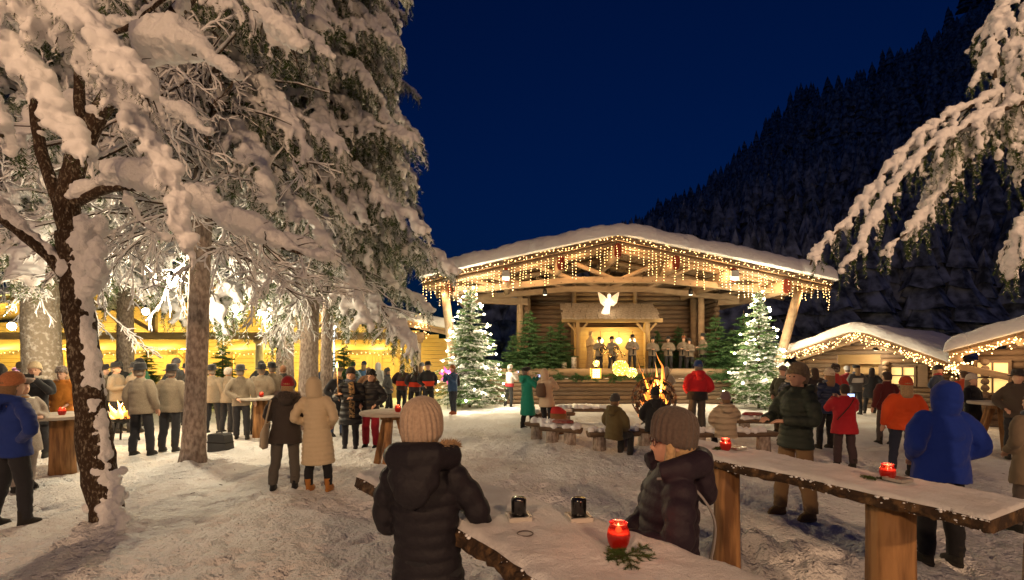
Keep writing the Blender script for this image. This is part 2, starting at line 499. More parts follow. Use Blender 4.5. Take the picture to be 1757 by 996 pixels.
# ------------------------------------------------------------------ roof snow: a lumpy quilt that follows a gable
def gable_snow(xl, xr, xp, ze_l, ze_r, zp, y0, y1, th, seed=0, nx=120, ny=40, lip=0.12):
    """closed quilt above the roof line; rounded at the eaves and at the front edge"""
    x = np.linspace(xl - lip, xr + lip, nx); y = y0 - lip + (y1 - y0 + lip) * np.linspace(0, 1, ny) ** 2.2
    X, Y = np.meshgrid(x, y)
    def roof(xx): return np.where(xx < xp, ze_l + (zp - ze_l) * (xx - xl) / (xp - xl), ze_r + (zp - ze_r) * (xr - xx) / (xr - xp))
    base = roof(X)
    # soften the ridge
    e = np.minimum(np.minimum(X - x[0], x[-1] - X), Y - y[0])
    rnd_ = np.sqrt(np.clip(1 - (1 - np.clip(e / (th * 0.45), 0, 1)) ** 2, 0, 1))
    soft = np.mean([roof(X + d) for d in (-1.4 * th, -.7 * th, 0, .7 * th, 1.4 * th)], axis=0)
    nz = 0.10 * th * fbm(X * 1.1, Y * 1.1, octv=3, seed=seed) + 0.05 * th * vnoise(X * 5, Y * 5, seed=seed + 4)
    top = soft + (th + nz) * (0.06 + 0.94 * rnd_)
    sag = 0.10 * th * (1 - rnd_) * (1 + vnoise(X * 2.2, Y * 2.2, seed=seed + 8))
    bot = base + 0.012 - sag * 0 - 0.0
    n = nx * ny
    idx = np.arange(n).reshape(ny, nx)
    q = np.stack([idx[:-1, :-1], idx[:-1, 1:], idx[1:, 1:], idx[1:, :-1]], -1).reshape(-1, 4)
    Fa = q.tolist() + (q[:, ::-1] + n).tolist()
    loop = list(idx[0, :]) + list(idx[1:, -1]) + list(idx[-1, -2::-1]) + list(idx[-2:0:-1, 0])
    for i in range(len(loop)):
        a, b = loop[i], loop[(i + 1) % len(loop)]
        Fa.append([b, a, a + n, b + n])
    # front bulge
    yb = Y + 0 * Y
    yb = yb - 0.14 * th * np.exp(-((Y - y[0]) / (0.25 * th)) ** 2) * (1 + 0.5 * vnoise(X * 3, X * 0 + 3, seed=seed))
    me = bpy.data.meshes.new('roof_snow')
    me.from_pydata(np.concatenate([np.c_[X.ravel(), yb.ravel(), top.ravel()], np.c_[X.ravel(), Y.ravel(), bot.ravel()]]).tolist(), [], Fa)
    me.polygons.foreach_set('use_smooth', np.ones(len(Fa), dtype=bool))
    return me

def log(a, b, r, n=10, seed=0, r2=None):
    m = MB(); a, b = Vector(a), Vector(b)
    k = 5
    pts = [a.lerp(b, i / (k - 1)) for i in range(k)]
    rr = np.linspace(r, r2 or r, k)
    m.tube(pts, rr, n, wob=0.06, seed=seed)
    return m

def log_wall(parent, x0, x1, y, z0, z1, r, m=LOG, along='x', rng=None, name='log'):
    """stacked logs, one object each"""
    z = z0 + r; i = 0
    while z < z1:
        if along == 'x': a, b = (x0 + rnd.uniform(-.05, .05), y, z), (x1 + rnd.uniform(-.05, .05), y, z)
        else: a, b = (y, x0 + rnd.uniform(-.04, .04), z), (y, x1 + rnd.uniform(-.04, .04), z)
        log(a, b, r * rnd.uniform(1.0, 1.06), 9, i).build(name, rnd.choice((m, LOG_B, LOG_C)), parent, smooth=True)
        z += 2 * r * 0.985; i += 1

# ------------------------------------------------------------------ the stage pavilion
SX, SD = 4.44, 20.0
S_XL, S_XR, S_ZP, S_ZL, S_ZR, S_Y1 = -3.75, 13.4, 7.2, 5.42, 5.30, 27.5
def s_roof(x):
    return S_ZL + (S_ZP - S_ZL) * (x - S_XL) / (SX - S_XL) if x < SX else S_ZR + (S_ZP - S_ZR) * (S_XR - x) / (S_XR - SX)
stage = thing('stage_pavilion', 'large open log stage with wide snow covered gable roof and glowing nativity', 'stage', (SX, SD, 0))
def SP(mb, name, m, smooth=False):
    """a part of the stage given in world coordinates"""
    o = mb.build(name, m, stage, smooth=smooth)
    o.location = (-SX, -SD, 0)
    return o
# roof boards, each running from eave to eave direction along the depth
for side in (0, 1):
    xa, xb = (S_XL, SX) if side == 0 else (SX, S_XR)
    nb = 22
    for i in range(nb):
        x0 = xa + (xb - xa) * i / nb; x1 = xa + (xb - xa) * (i + 1) / nb - 0.02
        z0, z1 = s_roof(x0), s_roof(x1)
        lift = 0.008 * (i % 2)
        SP(MB().prism([(x0, z0 - 0.06 - lift), (x1, z1 - 0.06 - lift), (x1, z1), (x0, z0)], SD, S_Y1), 'roof_board', LOG_Y)
o = obj('roof_snow', gable_snow(S_XL, S_XR, SX, S_ZL, S_ZR, S_ZP, SD - 0.1, S_Y1, 0.64, 3, 260, 90), SNOW_ROOF, stage); o.location = (-SX, -SD, 0)
# dark fascia strip under the snow and the front log rafters
for (xa, xb) in ((S_XL, SX), (SX, S_XR)):
    za, zb = s_roof(xa), s_roof(xb)
    SP(MB().prism([(xa, za - 0.17), (xb, zb - 0.17), (xb, zb - 0.065), (xa, za - 0.065)], SD - 0.08, SD + 0.02), 'fascia_board', LOG_DARK)
    SP(log((xa, SD + 0.16, za - 0.30), (xb, SD + 0.16, zb - 0.30), 0.135, 12, 3), 'rafter', LOG, True)
    SP(log((xa, 23.6, za - 0.24), (xb, 23.6, zb - 0.24), 0.13, 12, 4), 'rafter', LOG, True)
    SP(log((xa, 21.3, za - 0.24), (xb, 21.3, zb - 0.24), 0.12, 12, 4), 'rafter', LOG, True)
# purlins with red painted oblong ends
for px in (775, 868, 962, 1060, 1160, 1258, 1350):
    x = (px - CX) * SD / F_PX
    z = s_roof(x) - 0.62
    prof = [(x + 0.15 * math.cos(a), z + (0.16 if math.sin(a) > 0 else -0.16) + 0.15 * math.sin(a)) for a in np.linspace(0, 2 * PI, 20, endpoint=False) + 0.08]
    SP(MB().prism(prof, SD + 0.02, S_Y1 - 1.2), 'purlin', LOG_Y)
    prof2 = [(x + (a - x) * 0.97, z + (b - z) * 0.98) for a, b in prof]
    SP(MB().prism(prof2, SD - 0.03, SD + 0.018), 'purlin_end', LOG_END_RED)
# trusses
for D, tie in ((21.3, 0.0), (24.0, 0.12)):
    def p(px, py): return W(px, py, 21.3) + Vector((0, D - 21.3, 0))
    pts = [p(782, 500), p(985, 481), p(1135, 481), p(1350, 503)]
    for a, b in zip(pts[:-1], pts[1:]):
        SP(MB().beam(a, b, 0.24, 0.26), 'tie_beam', LOG)
        d = (b - a)
        for k in range(1, 9):       # bolt heads
            q = a + d * k / 9
            if D < 22: SP(MB().ball((q.x, D - 0.125, q.z + (0.07 if k % 2 else -0.07)), (0.022, 0.012, 0.022), 1), 'bolt', IRON)
    for a, b in (((1060, 482), (985, 452)), ((1060, 482), (1135, 450)), ((985, 481), (925, 458)), ((1135, 481), (1195, 455)),
                 ((905, 490), (815, 468)), ((1215, 490), (1310, 470)), ((860, 494), (795, 478)), ((1265, 496), (1335, 482))):
        SP(log(p(*a), p(*b), 0.105, 10, a[0]), 'brace', LOG, True)
# leaning front posts
for (t, b) in (((762, 487), (786, 690)), ((1372, 492), (1316, 690))):
    A, B = W(*t, 20.5), G(b[0], b[1]); B = W(b[0], b[1], 20.7); B.z = 0
    SP(log(B, A, 0.21, 14, 5, 0.17), 'post', LOG, True)
# side struts to the posts
SP(MB().beam(W(762, 495, 20.5), W(830, 497, 21.3), 0.2, 0.22), 'strut', LOG)
SP(MB().beam(W(1372, 498, 20.5), W(1300, 500, 21.3), 0.2, 0.22), 'strut', LOG)
# inner posts
for px, D in ((892, 24.2), (1203, 24.2), (905, 25.6), (1190, 25.6)):
    q = W(px, 500, D)
    SP(log((q.x, D, 0.9), (q.x, D, s_roof(q.x) - 0.3), 0.16, 12, px), 'post', LOG, True)
# back and side log walls
XB0, XB1, DB = W(903, 0, 26).x, W(1207, 0, 26).x, 26.0
sub = bpy.data.objects.new('back_wall', None); COL.objects.link(sub); sub.parent = stage; sub.location = (-SX, -SD, 0)
o = MB().box(((XB0 + XB1) / 2, DB + .09, 3.8), (XB1 - XB0 + .4, .04, 5.0)).build('lining', mat('gap_dark', (.03, .02, .015), .9), sub)
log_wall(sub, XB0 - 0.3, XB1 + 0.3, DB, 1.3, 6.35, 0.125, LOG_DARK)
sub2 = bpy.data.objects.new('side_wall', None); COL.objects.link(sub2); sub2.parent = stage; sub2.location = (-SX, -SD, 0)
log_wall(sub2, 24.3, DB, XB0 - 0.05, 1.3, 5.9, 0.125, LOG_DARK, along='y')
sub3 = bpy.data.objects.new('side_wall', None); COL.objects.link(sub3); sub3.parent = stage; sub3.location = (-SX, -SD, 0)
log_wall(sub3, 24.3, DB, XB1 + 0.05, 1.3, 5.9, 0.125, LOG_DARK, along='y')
for px in (985, 1090):
    q = W(px, 0, 25.7)
    SP(log((q.x, 25.75, 4.2), (q.x, 25.75, 6.3), 0.12, 10, 2), 'post', LOG, True)
q = W(1043, 0, 25.7); SP(log((q.x, 25.75, 5.2), (q.x, 25.75, 6.8), 0.12, 10, 2), 'post', LOG, True)
# side rail beams at the open sides
SP(MB().beam((-2.6, 23.8, 5.05), (XB0, 24.2, 4.95), 0.2, 0.34), 'side_beam', LOG)
SP(MB().beam((12.0, 23.8, 5.0), (XB1, 24.2, 4.95), 0.2, 0.34), 'side_beam', LOG)
# floor, front log wall in two tiers
FX0, FX1 = W(812, 0, 21.9).x, W(1318, 0, 21.9).x
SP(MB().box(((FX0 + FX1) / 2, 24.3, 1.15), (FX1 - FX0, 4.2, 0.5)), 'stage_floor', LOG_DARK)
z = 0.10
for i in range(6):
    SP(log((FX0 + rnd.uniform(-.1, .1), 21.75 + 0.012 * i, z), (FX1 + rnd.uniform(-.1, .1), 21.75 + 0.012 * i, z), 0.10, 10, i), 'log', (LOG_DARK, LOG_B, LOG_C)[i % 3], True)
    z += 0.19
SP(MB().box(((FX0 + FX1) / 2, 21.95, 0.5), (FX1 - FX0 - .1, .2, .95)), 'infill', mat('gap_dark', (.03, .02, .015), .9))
SP(MB().box(((FX0 + FX1) / 2, 21.93, 1.05), (FX1 - FX0, 0.5, 0.08)), 'ledge', LOG)
SP(log((FX0 + 0.3, 22.3, 1.42), (FX1 - 0.6, 22.3, 1.42), 0.185, 14, 8), 'parapet_log', LOG, True)
me = MB()
xx = np.linspace(FX0 + .2, FX1 - .4, 90)
for x in xx: me.ball((x, 22.02 + rnd.uniform(-.06, .06), 1.105), (0.14, 0.12, rnd.uniform(.03, .09)), 1)
o = obj('ledge_snow', remesh(me, 0.05, 2, 'ledge_snow'), SNOW_ROOF, stage); o.location = (-SX, -SD, 0)

# ------------------------------------------------------------------ fairy light curtains
def bulb_mesh(pts, r=0.026, cable=None, name='strand'):
    m = MB(); v, f = ico(1)
    for p in pts: m.add(v * r + np.array(p), f, 0)
    if cable is not None and len(cable) > 1: m.tube(cable, 0.006, 4, 1)
    return m
fl = thing('fairy_light_curtain', 'warm fairy light curtain hanging along the stage gable', 'fairy lights', (SX, SD, 5))
def FLP(mb, name, mats):
    o = mb.build(name, mats, fl); o.location = (-SX, -SD, -5); return o
rg = random.Random(3)
x = S_XL + 0.05; i = 0
main = []
while x < S_XR - 0.05:
    z0 = s_roof(x) - 0.34; main.append((x, SD - 0.03, z0))
    edge = min(x - S_XL, S_XR - x)
    Lm = rg.uniform(0.25, 1.25)
    if edge < 1.1: Lm = rg.uniform(0.3, 1.0)
    sp = 0.115
    pts = []
    zz = z0 - rg.uniform(0, .1); px_ = x
    while zz > z0 - Lm:
        px_ += rg.uniform(-.02, .02)
        pts.append((px_, SD - 0.03 + rg.uniform(-.03, .03), zz)); zz -= sp * rg.uniform(0.75, 1.25)
    if pts: FLP(bulb_mesh(pts, 0.0165, [(x, SD - 0.03, z0)] + pts), 'light_strand', [BULB, WIRE])
    x += rg.uniform(0.11, 0.24); i += 1
pts = [(a + rg.uniform(-.05, .05), b - 0.06, c + 0.28 + rg.uniform(-.14, .05)) for a, b, c in main for _ in range(2)]
FLP(bulb_mesh(pts, 0.017), 'top_strand', [BULB, WIRE])
for fx in np.linspace(S_XL + 0.8, S_XR - 0.8, 9):
    L_ = lamp('fairy_glow', (fx - SX, 0.35, s_roof(fx) - 0.75 - 5), 85, (1.0, 0.60, 0.26), 0.15, fl)

# flood lamps under the front rafter (white housing, lens lit to brighten the square)
for j, (px, lab) in enumerate(((868, 'white flood lamp under the left slope of the stage gable'), (1260, 'white flood lamp under the right slope of the stage gable'))):
    q = W(px, 473, 19.8)
    t = thing('flood_lamp', lab, 'lamp', q, group='flood lamps on the stage gable')
    MB().box((0, 0, 0.06), (0.34, 0.2, 0.26), taper=0.85).build('housing', mat('white_metal', (0.6, 0.58, 0.52), 0.4), t)
    MB().box((0, -0.06, -0.13), (0.28, 0.12, 0.13)).build('lens', mat('lens_lit', (0.8, 0.8, 0.8), 0.1, emit=(1, .85, .6), es=2.0), t)
    lamp('flood_light', (0, -0.16, -0.16), 650, (1.0, 0.72, 0.42), 0.12, t, 'SPOT', rot=(R(28), 0, 0), size=R(125))
    MB().tube([(-0.19, 0, 0.0), (-0.19, 0, 0.22), (0.19, 0, 0.22), (0.19, 0, 0)], 0.014, 6).build('bracket', IRON, t)
# lit stage lamps on the first truss, aimed at the boards and the players
for j, (px, lab) in enumerate(((935, 'small black spotlight on the stage truss, left of the angel'), (1185, 'small black spotlight on the stage truss, right of the angel'))):
    q = W(px, 500, 21.6)
    t = thing('spotlight', lab, 'spotlight', q, group='spotlights on the stage truss')
    MB().lathe((0, 0, -0.16), [(0.10, 0), (0.11, 0.05), (0.075, 0.24), (0.05, 0.27)], 14).build('can', BLACK, t, smooth=True)
    MB().lathe((0, 0, -0.175), [(0.085, 0), (0.085, 0.01)], 14).build('lens', GLOW_W, t)
    MB().tube([(0, 0, 0.1), (0, 0, 0.32)], 0.02, 6).build('hook', IRON, t)
    lamp('spot_light', (0, 0, -0.25), 160, (1.0, 0.68, 0.38), 0.08, t, 'SPOT', rot=(R(35), 0, 0), size=R(120))

# glowing angel above the crib roof
ang = thing('angel_figure', 'glowing white angel with spread wings above the crib roof', 'angel', W(1043, 544, 24.3))
AG = mat('angel_glow', (1, 0.95, 0.85), 0.5, emit=(1.0, 0.80, 0.55), es=1.15)
AGW = mat('angel_wing_glow', (1, 0.9, 0.75), 0.5, emit=(1.0, 0.66, 0.38), es=0.5, var=0.5, vscale=9)
MB().rings([(-0.16, 0, 0, .26, .12), (-0.10, 0, .3, .2, .11), (0.0, 0, .62, .13, .10), (0.05, 0, .8, .19, .11), (0.05, 0, .95, .1, .08)], 16).build('robe', AG, ang, True)
MB().ball((0.06, -0.02, 1.06), (0.1, 0.1, 0.125), 2).build('head', AG, ang, True)
for s in (-1, 1):
    wp = [(0.05, .62), (s * .25 + .05, .55), (s * .42 + .05, .72), (s * .5 + .05, 1.05), (s * .56 + .05, 1.32), (s * .40 + .05, 1.2), (s * .22 + .05, 1.08), (s * .08 + .05, .92)]
    MB().prism(wp if s > 0 else wp[::-1], 0.05, 0.10).build('wing', AGW, ang)
    MB().tube([(0.05 + s * .15, -.03, .85), (0.05 + s * .26, -.12, .72), (0.05 + s * .12, -.2, .78)], [.05, .045, .035], 8).build('arm', AG, ang, True)
lamp('angel_light', (0.03, -0.3, 0.6), 14, (1, 0.75, 0.45), 0.25, ang)

# nativity crib: small shed with shingled roof
CZ = 1.4
c0, c1 = W(985, 0, 24.6).x, W(1112, 0, 24.6).x
crib = thing('nativity_shed', 'small wooden crib shed with shingled roof lit yellow inside', 'shed', ((c0 + c1) / 2, 24.8, CZ))
def CP(mb, name, m, smooth=False):
    o = mb.build(name, m, crib, smooth); o.location = (-(c0 + c1) / 2, -24.8, -CZ); return o
zt = W(0, 553, 24.4).z
for j, xx in enumerate((c0 + 0.15, c1 - 0.15)):
    CP(MB().box((xx, 24.35, (CZ + zt) / 2), (0.17, 0.17, zt - CZ)), 'post', BOARD_V)
    for s in (-1, 1):
        CP(MB().beam((xx + s * 0.5, 24.35, zt - 0.05), (xx + s * 0.05, 24.35, zt - 0.55), 0.08, 0.09), 'brace', BOARD_V)
CP(MB().box(((c0 + c1) / 2, 24.35, zt + 0.08), (c1 - c0 + 1.3, 0.2, 0.2)), 'beam', BOARD)
for k in range(11):
    CP(MB().box(((c0 + c1) / 2, 25.5, CZ + 0.12 + k * 0.215), (c1 - c0 + 0.1, 0.06, 0.205)), 'wall_board', BOARD)
for s in (c0 - 0.02, c1 + 0.02):
    CP(MB().box((s, 24.95, (CZ + zt) / 2), (0.05, 1.1, zt - CZ)), 'side_board', BOARD_V)
sh = MB().box((0, 0, 0), (0.29, 0.62, 0.035)).mesh('shingle', False)
for row in range(3):
    for k in range(16):
        o = obj('shingle', sh, SHINGLE, crib, matlink=False)
        xx = c0 - 0.55 + k * 0.305 + (0.12 if row % 2 else 0) + rnd.uniform(-.02, .02)
        o.location = (xx - (c0 + c1) / 2, 24.12 + row * 0.38 - 24.8, zt + 0.30 + row * 0.27 + rnd.uniform(-.01, .015) - CZ)
        o.rotation_euler = (R(36 + rnd.uniform(-3, 3)), R(rnd.uniform(-2, 2)), R(rnd.uniform(-2, 2)))
lamp('crib_lamp', (0.2, 0.2, 1.75), 60, (1.0, 0.70, 0.22), 0.15, crib)
lamp('crib_lamp', (-0.7, 0.1, 1.7), 34, (1.0, 0.70, 0.22), 0.15, crib)
lamp('crib_lamp', (1.0, 0.2, 1.7), 34, (1.0, 0.70, 0.22), 0.15, crib)
# figures of the crib
STAT = mat('carved_wood', (0.50, 0.36, 0.2), 0.6, var=0.5, vscale=12)
def statue(px, label, h, rz):
    q = W(px, 0, 24.55)
    t = thing('statue', label, 'statue', (q.x, 24.55, CZ), rz, 'carved figures in the crib')
    m = MB().rings([(0, 0, 0, .30, .24), (0, 0, .15, .27, .22), (0.02, 0, .6 * h / 1.7, .2, .17), (0, 0, .95 * h / 1.7, .2, .15), (0, -.01, 1.25 * h / 1.7, .21, .14),
                    (0, -.02, 1.36 * h / 1.7, .12, .10), (0, -.03, 1.42 * h / 1.7, .06, .06)], 18)
    m.ball((0, -.05, 1.54 * h / 1.7), (.085, .10, .125), 2)
    m.ball((0, .03, 1.5 * h / 1.7), (.105, .09, .16), 2)
    for s in (-1, 1): m.tube([(s * .18, 0, 1.26 * h / 1.7), (s * .24, -.08, 1.02 * h / 1.7), (s * .05, -.24, 1.08 * h / 1.7)], [.075, .06, .04], 8)
    obj('figure', remesh(m, 0.03, 2, 'figure'), STAT, t)
    return t
statue(1013, 'tall carved robed woman statue at the left of the lit crib', 2.2, 0.3)
statue(1052, 'carved kneeling shepherd figure in the middle of the crib', 1.35, -0.2)
t = thing('manger', 'small wooden manger with straw before the crib wall', 'manger', (W(1070, 0, 24.7).x, 24.8, CZ))
for s in (-1, 1): MB().beam((s * .3, -.2, 0), (s * .3, .25, .55), .05, .05).build('leg', BOARD, t); MB().beam((s * .3, .2, 0), (s * .3, -.25, .55), .05, .05).build('leg', BOARD, t)
MB().prism([(-.18, .32), (.18, .32), (.3, .58), (-.3, .58)], -.42, .42, plane='yz').build('trough', BOARD, t)
for px in (1030, 1062, 1085):
    q = W(px, 585, 24.75)
    t = thing('lantern', {1030: 'bright lantern glowing left in the crib', 1062: 'bright lantern glowing mid crib behind the players', 1085: 'round bright lantern glowing right in the crib'}[px], 'lantern', q, group='lanterns in the crib')
    MB().ball((0, 0, 0), 0.17, 2).build('globe', mat('lantern_glow', (1, .9, .6), .5, emit=(1, .72, .28), es=5), t, True)
    MB().tube([(0, 0, .16), (0, 0, .5)], .012, 6).build('hook', IRON, t)
    lamp('lantern_light', (0, -0.25, 0.0), 12, (1, .7, .28), .12, t)
# ------------------------------------------------------------------ market hall on the left, lit yellow inside
HD0, HD1 = 24.0, 28.0
hxl, hxr, hxp = W(-460, 0, HD0).x, W(772, 0, HD0).x, W(330, 0, HD0).x
hzr, hzp = W(0, 566, HD0).z, 6.2
hzl = hzr
def h_roof(x): return hzl + (hzp - hzl) * (x - hxl) / (hxp - hxl) if x < hxp else hzr + (hzp - hzr) * (hxr - x) / (hxr - hxp)
hall = thing('market_hall', 'long open timber market hall glowing yellow behind the spruces', 'market hall', (hxp, HD0, 0))
def HP(mb, name, m, smooth=False):
    o = mb.build(name, m, hall, smooth); o.location = (-hxp, -HD0, 0); return o
for (xa, xb) in ((hxl, hxp), (hxp, hxr)):
    n = 16
    for i in range(n):
        x0 = xa + (xb - xa) * i / n; x1 = xa + (xb - xa) * (i + 1) / n - 0.015
        HP(MB().prism([(x0, h_roof(x0) - .08 - .01 * (i % 2)), (x1, h_roof(x1) - .08 - .01 * (i % 2)), (x1, h_roof(x1)), (x0, h_roof(x0))], HD0 - .4, HD1 + 1), 'roof_board', BOARD)
    HP(MB().prism([(xa, h_roof(xa) - .30), (xb, h_roof(xb) - .30), (xb, h_roof(xb) - .083), (xa, h_roof(xa) - .083)], HD0 - .3, HD0 - .12), 'rafter', LOG)
o = obj('roof_snow', gable_snow(hxl, hxr, hxp, hzl, hzr, hzp, HD0 - .4, HD1 + 1, 0.5, 13, 150, 30), SNOW_ROOF, hall); o.location = (-hxp, -HD0, 0)
zb = W(0, 577, HD0).z
xc = W(720, 0, HD0).x
HP(MB().box(((hxl + xc) / 2 + .05, HD0, zb), (xc - hxl + .4, .34, .36)), 'tie_beam', LOG)
for px in (716, 445, 130, -60, -240):
    x = W(px, 0, HD0).x
    HP(log((x, HD0, 0), (x, HD0, zb - .18), .19, 14, px), 'column', mat('pale_column', (.42, .36, .3), .8, var=.4), True)
    HP(MB().lathe((x, HD0, zb - .36), [(.19, 0), (.28, .06), (.28, .18)], 14).build('capital', LOG) if False else MB().lathe((x, HD0, zb - .37), [(.2, 0), (.29, .07), (.29, .18)], 14), 'capital', LOG, True)
for px in (150, 265, 400, 515, 640):
    x = W(px, 0, HD0).x
    if h_roof(x) - .3 > zb + .3: HP(MB().beam((x, HD0, zb + .17), (x, HD0, h_roof(x) - .3), .2, .2), 'queen_post', LOG)
for a, b in ((515, 600), (400, 330), (265, 200), (150, 60)):
    x0, x1 = W(a, 0, HD0).x, W(b, 0, HD0).x
    HP(MB().beam((x0, HD0 + .02, zb + .2), (x1, HD0 + .02, min(h_roof(x1) - .4, zb + 1.3)), .16, .16), 'brace', LOG)
# back wall: horizontal planks below the gable, upright doors
for k in range(26):
    z = .12 + k * .235
    xa, xb = hxl + .3, hxr - .15
    if z + .24 > hzr - .1:
        t = (z + .24 - hzr + .1) / (hzp - hzr); xa = hxl + .3 + t * (hxp - hxl); xb = hxr - .15 - t * (hxr - hxp)
    if xb - xa < .5 or z > hzp - .3: break
    HP(MB().box(((xa + xb) / 2, HD1, z), (xb - xa, .07, .225)), 'wall_board', BOARD)
for px in (640, 690, 300, 60):
    x = W(px, 0, HD1).x
    for j in range(6): HP(MB().box((x - .5 + j * .19, HD1 - .06, 1.25), (.18, .05, 2.4)), 'door_board', BOARD_V)
# the inner stalls: little roofs with a lit valance
def stall(px0, px1, label, lit=1.0):
    D = 25.4
    x0, x1 = W(px0, 0, D).x, W(px1, 0, D).x
    t = thing('market_stall', label, 'stall', ((x0 + x1) / 2, D, 0), group='lit stalls inside the market hall')
    w = (x1 - x0) / 2
    for sx in (-1, 1):
        MB().box((sx * (w - .1), 0, 1.2), (.1, .1, 2.4)).build('post', BOARD_V, t)
        MB().beam((sx * (w - .1), 0, 2.0), (sx * (w - .55), 0, 2.42), .07, .07).build('brace', BOARD, t)
    MB().prism([(-.75, 2.5), (.9, 3.15), (.9, 3.2), (-.75, 2.55)], -w, w, plane='yz').build('stall_roof', BOARD, t)
    nb = max(4, int(2 * w / .22))
    for j in range(nb):
        MB().box((-w + (j + .5) * 2 * w / nb, -.77, 2.40), (2 * w / nb - .012, .03, .22)).build('valance_board', BOARD_V, t)
    MB().box((0, -.05, 1.0), (2 * w - .1, .6, .07)).build('counter_top', BOARD, t)
    for j in range(nb):
        MB().box((-w + (j + .5) * 2 * w / nb, -.25, .5), (2 * w / nb - .012, .04, .93)).build('counter_board', BOARD_V, t)
    MB().box((0, .35, 2.62), (2 * w - .4, .22, .06)).build('light_tube', mat('stall_tube', (1, .9, .7), .4, emit=(1, .74, .3), es=9), t)
    k = max(1, int(round(w)))
    for j in range(k):
        lamp('tube_light', (-w + (j + .5) * 2 * w / k, .1, 2.5), 340 * lit, (1.0, 0.82, 0.18), .2, t)
        lamp('roof_light', (-w + (j + .5) * 2 * w / k, -.9, 3.05), 240 * lit, (1.0, 0.84, 0.22), .15, t)
    rs = random.Random(px0)
    for j in range(int(4 * w)):
        x = rs.uniform(-w + .2, w - .2)
        g = thing('goods_jar', None, 'jar', ((x0 + x1) / 2 + x, D - .05, 1.04), group='goods on the market stall counters') if False else None
    return t
stall(-60, 112, 'yellow lit stall at the far left behind the lichen trunk')
stall(152, 322, 'wide yellow lit stall behind the singers and the fire bowl')
stall(396, 500, 'narrow yellow lit stall between the two spruce trunks')
stall(548, 692, 'bright yellow stall beside the round column at the hall end')
# string of small lights inside the hall
sl = thing('fairy_light_string', 'warm fairy light string sagging along the hall stalls', 'fairy lights', (hxp, HD0 + .6, 2.7))
pts = []
for i in range(150):
    u = i / 149; x = hxl + 1 + u * (xc - hxl - 1.2)
    pts.append((x - hxp, 0.02 * math.sin(i * 3), -.12 - .25 * abs(math.sin(u * 15)) + rnd.uniform(-.06, .06)))
tag(bulb_mesh(pts, .02).build('bulbs', [BULB, WIRE], sl), kind='stuff')
MB().tube(pts[::3], .006, 4).build('cable', WIRE, sl)
sl2 = thing('fairy_light_string', 'cluster of warm fairy lights at the right eave of the hall', 'fairy lights', W(722, 556, HD0 - .5))
tag(bulb_mesh([(rnd.gauss(0, .32), rnd.uniform(-.05, .05), rnd.gauss(0, .28)) for _ in range(60)], .024).build('bulbs', [BULB, WIRE], sl2), kind='stuff')
lamp('fairy_glow', (0, -.2, 0), 8, (1, .62, .28), .15, sl2)

# ------------------------------------------------------------------ log huts on the right
def window(parent, x, y, z, w, h, lit, off):
    """frame with two by two panes, in the hut's own coordinates"""
    f = MB()
    for sx in (-1, 0, 1): f.box((x + sx * w / 2, y, z), (.07 if sx else .045, .09, h + .07))
    for sz in (-1, 0, 1): f.box((x, y - .004, z + sz * h / 2), (w + .07, .09, .07 if sz else .045))
    fo = f.build('window', LOG_DARK, parent); fo.location = off
    for sx in (-1, 1):
        for sz in (-1, 1):
            o = MB().box((x + sx * w / 4, y + .03, z + sz * h / 4), (w / 2 - .03, .02, h / 2 - .03)).build('pane', lit, fo)
WIN = mat('lit_window', (1, .8, .4), .2, emit=(1.0, .66, .22), es=0.9, var=.6, col2=(.6, .4, .2), vscale=3)
TH1 = R(55)
HX, HY_ = 14.0, 18.6
def hs(px, d=0.0, th=TH1, cx=HX, cy=HY_):
    """own x of the hut (from its root) that shows at photo column px, d behind its front"""
    r = (px - CX) / F_PX
    return (r * (cy + math.cos(th) * d) - cx - math.sin(th) * d) / (math.cos(th) + r * math.sin(th))
def hz(py, x, d=0.0, th=TH1, cy=HY_):
    return CAM_Z - (py - HY) * (cy - math.sin(th) * x + math.cos(th) * d) / F_PX
hut = thing('log_hut', 'snow covered log hut with lit window and open bright counter, right of the stage', 'hut', (HX, HY_, 0), -TH1)
def UP(mb, name, m, smooth=False):
    return mb.build(name, m, hut, smooth)
uxl, uxp, uxr = hs(1347), hs(1472), hs(1650)
uzl, uzp, uzr = hz(608, uxl), hz(566, uxp), hz(630, uxr)
def u_roof(x): return uzl + (uzp - uzl) * (x - uxl) / (uxp - uxl) if x < uxp else uzr + (uzp - uzr) * (uxr - x) / (uxr - uxp)
for (xa, xb) in ((uxl, uxp), (uxp, uxr)):
    for i in range(8):
        x0 = xa + (xb - xa) * i / 8; x1 = xa + (xb - xa) * (i + 1) / 8 - .012
        UP(MB().prism([(x0, u_roof(x0) - .07), (x1, u_roof(x1) - .07), (x1, u_roof(x1)), (x0, u_roof(x0))], 0, 9), 'roof_board', LOG_Y)
    UP(MB().prism([(xa, u_roof(xa) - .24), (xb, u_roof(xb) - .24), (xb, u_roof(xb) - .073), (xa, u_roof(xa) - .073)], -.05, .08), 'rafter', LOG_DARK)
    UP(log((xa + (.3 if xa == uxl else 0), .4, u_roof(xa + (.3 if xa == uxl else 0)) - .32), (xb - (.3 if xb == uxr else 0), .4, u_roof(xb - (.3 if xb == uxr else 0)) - .30), .1, 10, 2), 'rafter', LOG, True)
obj('roof_snow', gable_snow(uxl, uxr, uxp, uzl, uzr, uzp, -.05, 9, .38, 23, 160, 60), SNOW_ROOF, hut)
WD = 1.1
wx0, wx1 = hs(1375, WD), uxr - .35
ox0, ox1 = hs(1436, WD), hs(1512, WD)
z = .1; i = 0
